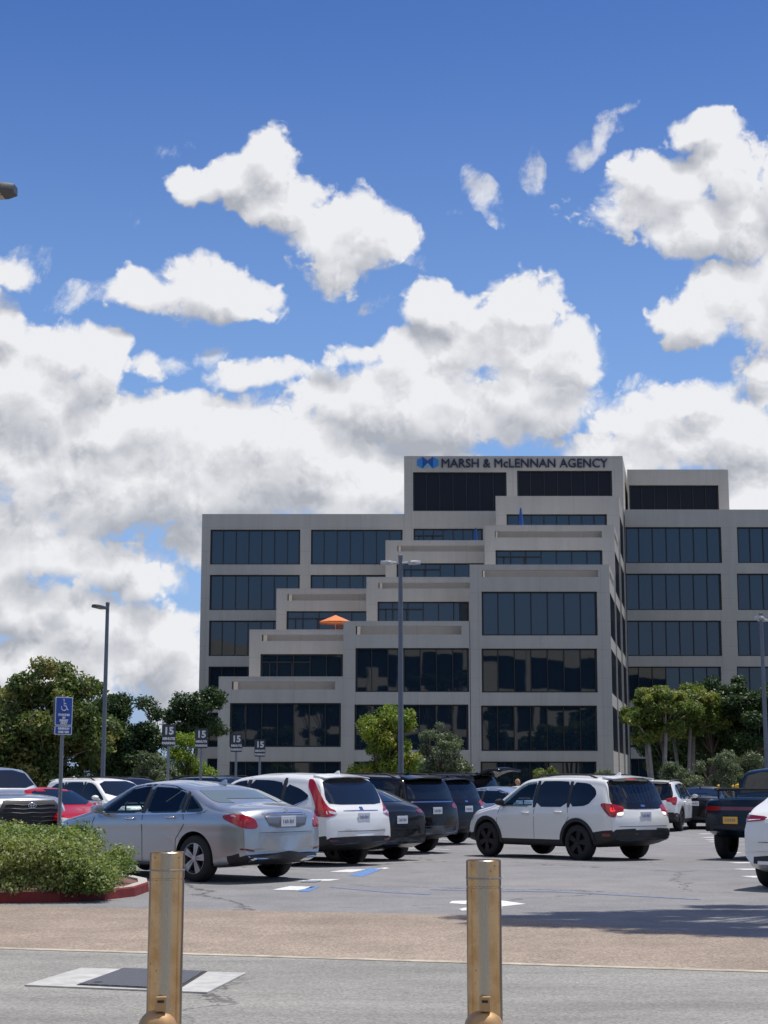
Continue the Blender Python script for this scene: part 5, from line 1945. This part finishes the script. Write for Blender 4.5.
def leaves_mesh(name, C, S, N, size, aspect, material, parent, fold=True, up=.35, shell=.55):
    """C centres (k,3), S radii (k,3), N total leaves; folded leaf quads spread through the clump volumes"""
    C, S = np.array(C, float), np.array(S, float)
    vol = (S[:, 0] * S[:, 1] * S[:, 2]) ** (2 / 3)
    k = NPR.choice(len(C), N, p=vol / vol.sum())
    d = NPR.normal(size=(N, 3))
    d /= np.linalg.norm(d, axis=1)[:, None]
    r = NPR.random(N) ** shell
    r = np.clip(r * (1 + NPR.normal(size=N) * .07), 0, 1.25)
    P = C[k] + d * r[:, None] * S[k]
    # leaf frames: normals lean outward and up
    nrm = d * .8 + NPR.normal(size=(N, 3)) * .7 + np.array([0, 0, up])
    nrm /= np.linalg.norm(nrm, axis=1)[:, None]
    t = np.cross(nrm, NPR.normal(size=(N, 3)))
    t /= np.linalg.norm(t, axis=1)[:, None]
    b = np.cross(nrm, t)
    s = size * (.6 + .8 * NPR.random(N))
    L_ = t * s[:, None] * .5
    Bw = b * (s * aspect)[:, None] * .5
    V = np.empty((N, 4, 3))
    V[:, 0] = P - L_
    V[:, 1] = P + Bw - nrm * (s * .1)[:, None]
    V[:, 2] = P + L_
    V[:, 3] = P - Bw - nrm * (s * .1)[:, None]
    me = bpy.data.meshes.new(name)
    me.vertices.add(N * 4)
    me.vertices.foreach_set('co', V.reshape(-1))
    me.loops.add(N * 4)
    me.loops.foreach_set('vertex_index', np.arange(N * 4, dtype=np.int32))
    me.polygons.add(N)
    me.polygons.foreach_set('loop_start', np.arange(0, N * 4, 4, dtype=np.int32))
    me.materials.append(material)
    me.update()
    me.validate()
    o = bpy.data.objects.new(name, me)
    COL.objects.link(o)
    o.parent = parent
    return o


def clump_cloud(rng, env, n, rad, gap=.0, bottom=-.4):
    """clumps over an envelope ellipsoid (cx,cy,cz,rx,ry,rz)"""
    cx, cy, cz, rx, ry, rz = env
    C, S = [], []
    tries = 0
    while len(C) < n and tries < n * 30:
        tries += 1
        d = Vector((rng.gauss(0, 1), rng.gauss(0, 1), rng.gauss(0, 1))).normalized()
        if d.z < bottom:
            continue
        f = rng.uniform(.45, 1.0)
        p = (cx + d.x * rx * f, cy + d.y * ry * f, cz + d.z * rz * f)
        r = rad * rng.uniform(.6, 1.25)
        C.append(p)
        S.append((r * rng.uniform(.8, 1.3), r * rng.uniform(.8, 1.3), r * rng.uniform(.6, .95)))
    return C, S


def tree(px, D, H, envs, nleaf, lsize, lm, label, name='tree', trunks=1, tr=.16, bark=None, seed=1, nclump=26, crad=.85, aspect=.5,
         group=None, fork=.3, spread=.25, cat='tree', x=None, shell=.55, yt=None):
    """envs: crown envelopes relative to the base: (dx, dz_centre, rx, rz)"""
    rng = random.Random(seed)
    X = (px - 384) / F * D if x is None else x
    if yt:
        top = W(px, yt, D).z - gz(D)
        k_ = top / (max(e[1] + e[3] for e in envs) + crad * .3)
        envs = [(a, b * k_, c, d * k_) for a, b, c, d in envs]
        H *= k_
    t = empty(name, (X, D, gz(D)), 0, label, cat, group)
    C, S = [], []
    for (dx, dz, rx, rz) in envs:
        c, s = clump_cloud(rng, (dx, 0, dz, rx, rx * .95, rz), int(nclump * max(.25, rx * rz / (envs[0][2] * envs[0][3]))), crad)
        C += c
        S += s
    q = MB()
    tops = []
    for k in range(trunks):
        a = 2 * math.pi * k / max(1, trunks) + rng.random()
        bx, by = (.0, .0) if trunks == 1 else (.28 * math.cos(a), .28 * math.sin(a))
        zf = H * fork * rng.uniform(.85, 1.15)
        mx_, my = bx * (1 + spread * 4) + rng.uniform(-.1, .1), by * (1 + spread * 4)
        q.tube([(bx, by, -.15), (bx * 1.1, by * 1.1, .25), ((bx + mx_) / 2 + rng.uniform(-.08, .08), (by + my) / 2, zf * .5), (mx_, my, zf)],
               [tr * 1.35, tr, tr * .85, tr * .7], 9)
        tops.append(Vector((mx_, my, zf)))
    for i, (c, s) in enumerate(zip(C, S)):
        if i % 2 and len(C) > 14:
            continue
        c = Vector(c)
        b = min(tops, key=lambda p: (Vector((c.x, c.y, 0)) - Vector((p.x, p.y, 0))).length + rng.random() * .5)
        mid = b.lerp(c, .5) + Vector((rng.uniform(-.2, .2), rng.uniform(-.2, .2), (c.z - b.z) * .10))
        q.tube([b - Vector((0, 0, .1)), mid, c], [tr * .42, tr * .22, tr * .07], 6)
    q.build('trunk', bark or M_BARK, t, smooth=True)
    leaves_mesh('crown', C, S, nleaf, lsize, aspect, lm, t, shell=shell)
    return t


LM_MAG = leaf_mat('magnolia leaves', (.040, .075, .018), (.13, .16, .042), (.24, .22, .07), .28)
LM_FIC = leaf_mat('dark fig leaves', (.018, .040, .012), (.050, .085, .022), None, .22)
LM_YEL = leaf_mat('yellow green leaves', (.075, .13, .018), (.20, .25, .030), (.30, .30, .05), .35)
LM_GRY = leaf_mat('grey green leaves', (.075, .10, .055), (.16, .19, .11), None, .25)
LM_LIM = leaf_mat('lime juniper leaves', (.10, .17, .015), (.24, .30, .03), None, .3)
LM_MID = leaf_mat('mid green leaves', (.060, .100, .020), (.15, .19, .040), (.22, .23, .05), .35)
LM_HDG = leaf_mat('hedge leaves', (.075, .120, .028), (.20, .26, .075), (.26, .29, .11), .3)
LM_BOX = leaf_mat('dark shrub leaves', (.03, .055, .018), (.085, .12, .035), None, .25)

# left of the building
tree(48, 58, 4.9, [(0, 3.0, 2.0, 2.0), (-1.0, 2.2, 1.6, 1.6), (.9, 2.3, 1.4, 1.5), (.1, 1.2, 1.9, 1.0)], 60000, .17, LM_MAG,
     'big rounded magnolia tree with yellow tinged leaves, behind the blue sign', yt=645, seed=3, nclump=34, crad=.62, tr=.14)
tree(-12, 60, 4.5, [(0, 2.3, 1.7, 1.8)], 9000, .18, LM_MAG, 'magnolia cut by the left edge of the picture', yt=680, seed=4, nclump=20, crad=.6)
tree(127, 72, 4.7, [(0, 3.0, 1.7, 1.5), (-.8, 2.0, 1.6, 1.4), (.5, 1.6, 1.5, 1.3)], 40000, .16, LM_FIC,
     'dark green fig tree just right of the slim light pole', yt=683, seed=5, nclump=28, crad=.62)
tree(100, 80, 4.4, [(0, 2.6, 2.2, 1.7)], 12000, .20, LM_FIC, 'dark tree filling the gap between magnolia and fig tree', yt=690, seed=15, nclump=20, crad=.75)
tree(197, 84, 5.2, [(0, 4.1, 1.5, 1.1), (.6, 3.3, 1.2, .9), (-.6, 3.2, 1.0, .8)], 16000, .16, LM_FIC,
     'dark round headed tree beside the left corner of the office building', yt=683, seed=6, nclump=22, crad=.5, fork=.45)
tree(188, 74, 2.7, [(-.2, 1.6, .95, .38), (.35, 2.1, .8, .28), (0, .9, .9, .5), (.6, 1.2, .7, .35)], 15000, .09, LM_LIM,
     'bright lime green layered juniper behind the 15 minute signs', 'shrub', yt=729, seed=7, nclump=20, crad=.36, cat='shrub')
tree(150, 70, 2.0, [(0, 1.0, .85, .75)], 8000, .10, LM_GRY, 'grey green shrub left of the lime juniper', 'shrub', yt=742, seed=8, nclump=16, crad=.38, cat='shrub')
tree(176, 69, 1.6, [(0, .8, .6, .6)], 5000, .10, LM_GRY, 'small grey green shrub under the lime juniper', 'shrub', yt=752, seed=28, nclump=12, crad=.34, cat='shrub')
# in front of the building
tree(384, 78, 5.0, [(0, 2.7, 1.35, 1.5), (-.3, 1.7, 1.35, 1.1), (.5, 3.5, .8, .8), (.7, 1.7, .9, 1.0)], 24000, .15, LM_YEL,
     'yellow green leafy tree in front of the middle of the office building', yt=697, seed=9, nclump=30, crad=.5)
tree(440, 88, 3.9, [(0, 2.5, 1.25, 1.0), (.5, 1.6, 1.1, .8), (-.5, 1.4, 1.0, .8)], 14000, .13, LM_GRY,
     'grey green small tree right of the yellow green tree', yt=722, seed=10, nclump=22, crad=.42, fork=.4)
tree(543, 90, 1.9, [(0, 1.3, .7, .5)], 4000, .12, LM_MID, 'small green shrub by the office wall above the crossing suv', 'shrub', yt=760, seed=12, nclump=10, crad=.35, cat='shrub')
# right hand grove
tree(655, 84, 6.3, [(0, 5.1, 1.8, 1.1), (-.9, 4.6, 1.2, .8), (1.1, 4.8, 1.4, .9), (.1, 3.8, 1.6, .9)], 40000, .15, LM_MID,
     'multi trunk tree with bare grey stems and light green top, nearest the stepped front', trunks=4, tr=.11, bark=M_BARK2, yt=681, seed=13, nclump=26, crad=.46, fork=.62, spread=.5)
tree(682, 87, 6.4, [(0, 5.1, 1.9, 1.1), (.9, 4.3, 1.4, .8), (-.8, 4.0, 1.5, 1.0)], 36000, .15, LM_MID,
     'multi trunk tree in the middle of the grove before the right wing', trunks=3, tr=.12, bark=M_BARK2, yt=679, seed=14, nclump=24, crad=.5, fork=.6, spread=.4)
tree(720, 90, 6.6, [(0, 4.7, 2.4, 1.8), (-1.2, 3.4, 1.6, 1.4), (1.0, 3.2, 1.8, 1.4)], 50000, .18, LM_FIC,
     'dense dark green tree in front of the right wing', trunks=2, tr=.14, yt=672, seed=16, nclump=34, crad=.6, fork=.5)
tree(766, 86, 6.3, [(0, 4.6, 2.4, 1.8), (-.6, 2.8, 2.1, 1.5)], 46000, .18, LM_FIC,
     'dense dark tree by the right edge, behind the light pole', trunks=2, tr=.14, yt=674, seed=17, nclump=30, crad=.6, fork=.45)
tree(705, 95, 3.6, [(0, 2.2, 2.0, 1.5)], 10000, .18, LM_FIC, 'low dark tree in the shade of the grove', yt=700, seed=18, nclump=20, crad=.6)
for (px, D, H, rx, lab, sd) in [(677, 66, 2.4, .85, 'rounded grey green shrub, leftmost below the grove', 21), (714, 64, 2.75, .95, 'rounded grey green shrub, tallest and middle one below the grove', 22),
                                (738, 65, 2.85, .75, 'rounded grey green shrub above the dark blue pickup bed', 23), (604, 88, 2.2, .7, 'small grey shrub by the corner of the stepped front', 24)]:
    tree(px, D, H, [(0, H * .62, rx, H * .40)], 9000, .085, LM_GRY, lab, 'shrub', seed=sd, nclump=22, crad=.30, tr=.06, fork=.25, cat='shrub', group='shrubs below the grove')
rngf = random.Random(5)
for i, (px, py, D, lab) in enumerate([(682, 787, 63, 'orange flower spike left of the rounded shrubs'), (718, 786, 62, 'yellow flower spikes between the rounded shrubs'), (735, 787, 62, 'yellow flower spikes beside the dark blue pickup')]):
    w_ = W(px, py, D)
    t = empty('flowering_plant', (w_.x, D, gz(D)), 0, lab, 'plant', 'flowering plants below the grove')
    q, q2 = MB(), MB()
    hh = w_.z - gz(D)
    for k in range(16):
        a, r_ = rngf.random() * 6.28, rngf.uniform(.05, .3)
        z_ = hh * rngf.uniform(.5, .95)
        q.tube([(0, 0, 0), (r_ * .6 * math.cos(a), r_ * .6 * math.sin(a), z_ * .7), (r_ * 1.3 * math.cos(a), r_ * 1.3 * math.sin(a), z_)], [.02, .016, .003], 4)
    for k in range(4):
        a, r_ = rngf.random() * 6.28, rngf.uniform(.02, .16)
        z_ = hh * rngf.uniform(.95, 1.1)
        q2.tube([(r_ * math.cos(a), r_ * math.sin(a), z_ - .18), (r_ * math.cos(a), r_ * math.sin(a), z_ - .05), (r_ * math.cos(a) + .03, r_ * math.sin(a), z_)], [.03, .05, .01], 6)
    q.build('stems', LM_BOX, t)
    q2.build('flowers', mat('orange petals', (.75, .25, .02), .6) if i == 0 else mat('yellow petals', (.70, .42, .03), .6), t)
for (px, D, yt_, sd, lab) in [(664, 99, 690, 61, 'dark tree filling the shade behind the bare grey stems'), (694, 101, 684, 62, 'dark tree behind the middle of the grove'), (742, 100, 678, 63, 'dark tree filling the gap left of the right hand light pole')]:
    tree(px, D, 5.5, [(0, 3.2, 2.0, 2.2), (.5, 1.6, 1.9, 1.3)], 18000, .2, LM_FIC, lab, yt=yt_, seed=sd, nclump=30, crad=.7)
# low planting along the lot edge
q_ = []
C, S = [], []
rr_ = random.Random(9)
for k in range(420):
    x = rr_.uniform(-48, 60)
    y = rr_.uniform(64, 70) if not (-14 < x < 9) else rr_.uniform(96, 100)
    C.append((x, y, .25)); S.append((rr_.uniform(.4, .8), .5, rr_.uniform(.25, .42)))
gc = leaves_mesh('ground_cover', C, S, 60000, .13, .5, LM_BOX, None)
gc['kind'] = 'stuff'
gc['label'] = 'low green planting along the far edge of the car park'

# hedge on the island
C, S = [], []
rr_ = random.Random(2)
hb = G(20, 893)
def hedge_h(x):      # height profile towards the right-hand tip
    return float(np.interp(x, [-12, -4.25, -3.9, -3.78, -3.58, -3.4, -3.3], [.76, .76, .60, .46, .36, .26, .16]))
for k in range(900):
    x = rr_.uniform(-9.5, -3.5)
    y = rr_.uniform(20.35, 23.2)
    hh = hedge_h(x) - .07 * rr_.random()
    edge = min(1, (y - 20.15) / .28)
    z = rr_.choice([hh * (.45 + .55 * edge ** .6) - .10, rr_.uniform(.06, hh * (.5 + .5 * edge ** .6))])
    if k % 2:
        y = rr_.uniform(20.32, 20.75)
        z = rr_.uniform(.04, .8 * hh)
    if y > 21.2 and z < hh - .3:
        continue
    C.append((x, y, z + .05))
    S.append((.20, .20, .13))
hg = empty('hedge', (-6, 21.5, KH - .03), 0, 'clipped light green hedge on the red kerbed island in front of the cars', 'hedge')
C = [(a + 6, b - 21.5, c) for a, b, c in C]
leaves_mesh('foliage', C, S, 130000, .046, .55, LM_HDG, hg, shell=.5)
q = MB()
for k in range(110):
    x, y = rr_.uniform(-8.8, -3.6), rr_.uniform(20.4, 23)
    hh = hedge_h(x) * .85
    q.tube([(x + 6, y - 21.5, 0), (x + 6 + rr_.uniform(-.1, .1), y - 21.5, hh * .5), (x + 6 + rr_.uniform(-.2, .2), y - 21.5 + rr_.uniform(-.1, .1), hh)], [.014, .010, .004], 5)
q.build('stems', M_BARK, hg)

# tall gum tree off to the right: its crown is above the picture, its shade lies on the lot
tg = empty('gum_tree', (8.4, 20.5, 0), 0, 'tall gum tree just outside the right edge whose shade falls across the lot', 'tree')
C, S = [], []
rr_ = random.Random(31)
q = MB()
q.tube([(0, 0, -.2), (.1, 0, 4), (-.2, .1, 8), (-.6, 0, 12)], [.34, .26, .21, .15], 10)
for k in range(46):
    a = rr_.uniform(0, 6.28)
    u_ = rr_.random() ** .62
    x = -4.6 + 7.0 * u_
    y = -.8 + rr_.uniform(-1, 1) * (.2 + 3.4 * u_)
    z = rr_.uniform(13.2, 15.2) + .1 * x
    C.append((x, y, z)); S.append((rr_.uniform(.45, 1.1), rr_.uniform(.22, .42), rr_.uniform(.2, .4)))
    q.tube([(-.6, 0, 11.2), (x * .5 - .2, y * .5, z - .9), (x, y, z)], [.07, .045, .015], 5)
q.build('trunk', M_BARK2, tg, smooth=True)
leaves_mesh('crown', C, S, 21000, .22, .34, LM_FIC, tg, up=.6)

# ------------------------------------------------------------------ the far side of the road, mirrored in the glazing
M_CREAM = mat('cream render', (.80, .72, .54), .85, var=.06, vscale=.5)
bb = empty('office_building', (12, -100, 0), math.pi - R(33), 'long cream building across the road, seen only mirrored in the lower windows', 'office building')
q = MB()
q.box(-76, 76, .4, 18, 0, 30)
q.build('core', M_DGLASS, bb)
q = MB()
for z, h_ in ((0, 1.5), (9.8, 1.4), (18.6, 1.8), (27.0, 3.4)):
    q.box(-76.5, 76.5, 0, .6, z, z + h_)
q.build('floor_bands', M_CREAM, bb)
for (x0_, x1_, z1_) in [(-37, -27, 15), (-22, -20.6, 26.6), (-14, -9, 23), (-4, -3, 26.6), (6, 8, 26.6), (15, 17.5, 20), (22, 23, 26.6), (31, 37, 18), (44, 45.5, 26.6), (-49, -46, 26.6)]:
    MB().box(x0_, x1_, -.15, .55, 0, z1_ * 1.12).build('pier', M_CREAM, bb)
for i, (x, y, H_) in enumerate([(-26, -40, 15), (-12, -44, 19), (-3, -38, 14), (9, -42, 20), (20, -46, 17), (33, -40, 15), (44, -46, 19), (-40, -44, 18)]):
    tree(0, y, H_, [(0, H_ * .72, 2.6, H_ * .22), (.8, H_ * .45, 1.9, H_ * .16)], 5000, .42, LM_FIC, 'tall tree across the road, mirrored in the lower windows', 'tree',
         trunks=1, tr=.28, bark=M_BARK2, seed=40 + i, nclump=20, crad=.9, x=x, fork=.4, group='trees across the road')

# ------------------------------------------------------------------ distant masts and hills
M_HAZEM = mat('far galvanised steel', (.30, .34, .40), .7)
for (px, yt, D, w_, lab) in [(157, 704, 900, 1.0, 'taller far lattice mast on the skyline left of the office building'), (163.5, 714, 900, 1.1, 'shorter far mast on the skyline beside the taller one')]:
    tp = W(px, yt, D)
    t = empty('transmission_mast', (tp.x, D, 0), 0, lab, 'mast')
    q = MB()
    for sx_ in (-1, 1):
        q.tube([(sx_ * w_ * 1.1, 0, 0), (sx_ * .35, 0, tp.z)], .22, 5)
    for k in range(12):
        z0_, z1_ = tp.z * k / 12, tp.z * (k + 1) / 12
        a0_, a1_ = w_ * 1.1 + (.35 - w_ * 1.1) * k / 12, w_ * 1.1 + (.35 - w_ * 1.1) * (k + 1) / 12
        q.tube([(-a0_, 0, z0_), (a1_, 0, z1_)], .12, 4)
    q.build('lattice', M_HAZEM, t)
    q = MB()
    q.box(-2.4, 2.4, -.2, .2, tp.z - 6, tp.z - 5.4)
    q.build('crossarm', M_HAZEM, t)
hm_ = mat('far blue hills', (.07, .10, .16), 1.0, var=.2, vscale=.01)  # blue of distance haze painted into the hill colour
q = MB()
xs_ = np.linspace(-2600, 2600, 140)
hh_ = [60 + 34 * math.sin(x / 330 + 1) + 20 * math.sin(x / 120) + 7 * math.sin(x / 41) for x in xs_]
vs = [(x, 3600, -5) for x in xs_] + [(x, 4000, h2) for x, h2 in zip(xs_, hh_)] + [(x, 4600, -5) for x in xs_]
n = len(xs_)
q.add(vs, [(i, i + 1, n + i + 1, n + i) for i in range(n - 1)] + [(n + i, n + i + 1, 2 * n + i + 1, 2 * n + i) for i in range(n - 1)])
hl_ = q.build('hills', hm_, None, smooth=True)
hl_['kind'] = 'structure'

# ------------------------------------------------------------------ the person by the raised tailgate
def person(px, D, Hh, rz, label):
    X = (px - 384) / F * D
    t = empty('person', (X, D, gz(D)), rz, label, 'person')
    s = Hh / 1.75
    J = {'pel': (0, 0, .95, .135, .10), 'wai': (0, 0, 1.10, .125, .095), 'che': (0, .0, 1.30, .165, .11), 'shc': (0, 0, 1.42, .10, .085), 'nec': (0, .01, 1.50, .052, .052), 'hd0': (0, -.01, 1.58, .068, .075), 'hd1': (0, -.01, 1.66, .078, .092), 'hd2': (0, 0, 1.725, .06, .07)}
    E = [('pel', 'wai'), ('wai', 'che'), ('che', 'shc'), ('shc', 'nec'), ('nec', 'hd0'), ('hd0', 'hd1'), ('hd1', 'hd2')]
    for sd, n_ in ((-1, 'l'), (1, 'r')):
        J['hi' + n_] = (sd * .10, 0, .88, .095, .095)
        J['kn' + n_] = (sd * .11, -.02, .50, .058, .06)
        J['an' + n_] = (sd * .11, .01, .09, .038, .04)
        J['to' + n_] = (sd * .12, -.15, .035, .035, .025)
        J['sh' + n_] = (sd * .185, 0, 1.40, .06, .06)
        J['el' + n_] = (sd * .26, .02, 1.13, .042, .042)
        J['wr' + n_] = (sd * .25, -.14, .93, .028, .03)
        J['ha' + n_] = (sd * .24, -.20, .86, .034, .022)
        E += [('pel', 'hi' + n_), ('hi' + n_, 'kn' + n_), ('kn' + n_, 'an' + n_), ('an' + n_, 'to' + n_), ('shc', 'sh' + n_), ('sh' + n_, 'el' + n_), ('el' + n_, 'wr' + n_), ('wr' + n_, 'ha' + n_)]
        for f in range(5):
            k = 'f%d%s' % (f, n_)
            off_ = (f - 1.5) * .017 if f < 4 else 0
            J[k] = ((sd * (.24 - .01), -.225 - .0 + off_ * .6, .80 + abs(off_) * .3, .008, .008)) if f < 4 else (sd * .20, -.23, .84, .009, .009)
            E.append(('ha' + n_, k))
    names = list(J)
    me = bpy.data.meshes.new('body')
    me.from_pydata([tuple(c * s for c in J[k][:3]) for k in names], [(names.index(a), names.index(b)) for a, b in E], [])
    o = bpy.data.objects.new('body', me)
    COL.objects.link(o)
    md = o.modifiers.new('skin', 'SKIN')
    for i, k in enumerate(names):
        me.skin_vertices[0].data[i].radius = (J[k][3] * s, J[k][4] * s)
    me.skin_vertices[0].data[0].use_root = True
    md.use_smooth_shade = True
    sb = o.modifiers.new('sub', 'SUBSURF')
    sb.levels = sb.render_levels = 2
    dg = bpy.context.evaluated_depsgraph_get()
    m2 = bpy.data.meshes.new_from_object(o.evaluated_get(dg))
    o.modifiers.clear()
    o.data = m2
    m2.name = 'body'
    for m_ in (mat('skin', (.45, .26, .18), .5), mat('dark trousers', (.03, .035, .05), .8), mat('dark green shirt', (.05, .08, .07), .8)):
        m2.materials.append(m_)
    for p_ in m2.polygons:
        c = p_.center / s
        p_.material_index = 1 if c.z < 1.0 and abs(c.x) < .20 and c.z > .07 else (2 if c.z < 1.47 and not (c.z < 1.10 and abs(c.x) > .2) else 0)
        if c.z <= .07:
            p_.material_index = 1
    m2.shade_smooth()
    o.parent = t
    # hair and face
    hr = MB()
    vs, fs = [], []
    for i in range(9):
        el = R(-35 + 125 * i / 8)
        for j in range(20):
            az = 2 * math.pi * j / 20
            fr = math.cos(az + math.pi / 2)          # towards the face (-y)
            cut = .0 if (fr > .35 and el < R(30)) else 1
            r_ = .105 if cut else .07
            vs.append((r_ * .92 * math.cos(el) * math.cos(az) * s, (.012 + r_ * 1.05 * math.cos(el) * math.sin(az)) * s, (1.645 + .108 * math.sin(el)) * s))
    for i in range(8):
        for j in range(20):
            fs.append((i * 20 + j, i * 20 + (j + 1) % 20, (i + 1) * 20 + (j + 1) % 20, (i + 1) * 20 + j))
    hr.add(vs, fs).build('hair', mat('sandy blond hair', (.42, .22, .08), .6, var=.2, vscale=30), t, smooth=True)
    fc = MB()
    fc.tube([(0, -.095 * s, 1.655 * s), (0, -.122 * s, 1.625 * s), (0, -.10 * s, 1.615 * s)], [.008 * s, .014 * s, .01 * s], 6)
    fc.build('nose', MATS['skin'], t, smooth=True)
    for sd in (-1, 1):
        MB().lathe([(0, -.102), (.010, -.099), (.012, -.09)], 8, 'y', (sd * .032 * s, .0, 1.66 * s)).build('eye', M_TRIM, t)
        MB().tube([(sd * .078 * s, .0, 1.68 * s), (sd * .092 * s, .012 * s, 1.655 * s), (sd * .078 * s, .0, 1.62 * s)], [.008, .016, .006], 6).build('ear', MATS['skin'], t, smooth=True)
    MB().box(-.024 * s, .024 * s, -.101 * s, -.094 * s, 1.592 * s, 1.598 * s).build('mouth', mat('lips', (.35, .13, .11), .5), t)
person(516, 55, 1.68, R(25), 'person with sandy blond hair standing between the parked cars, only the head showing')
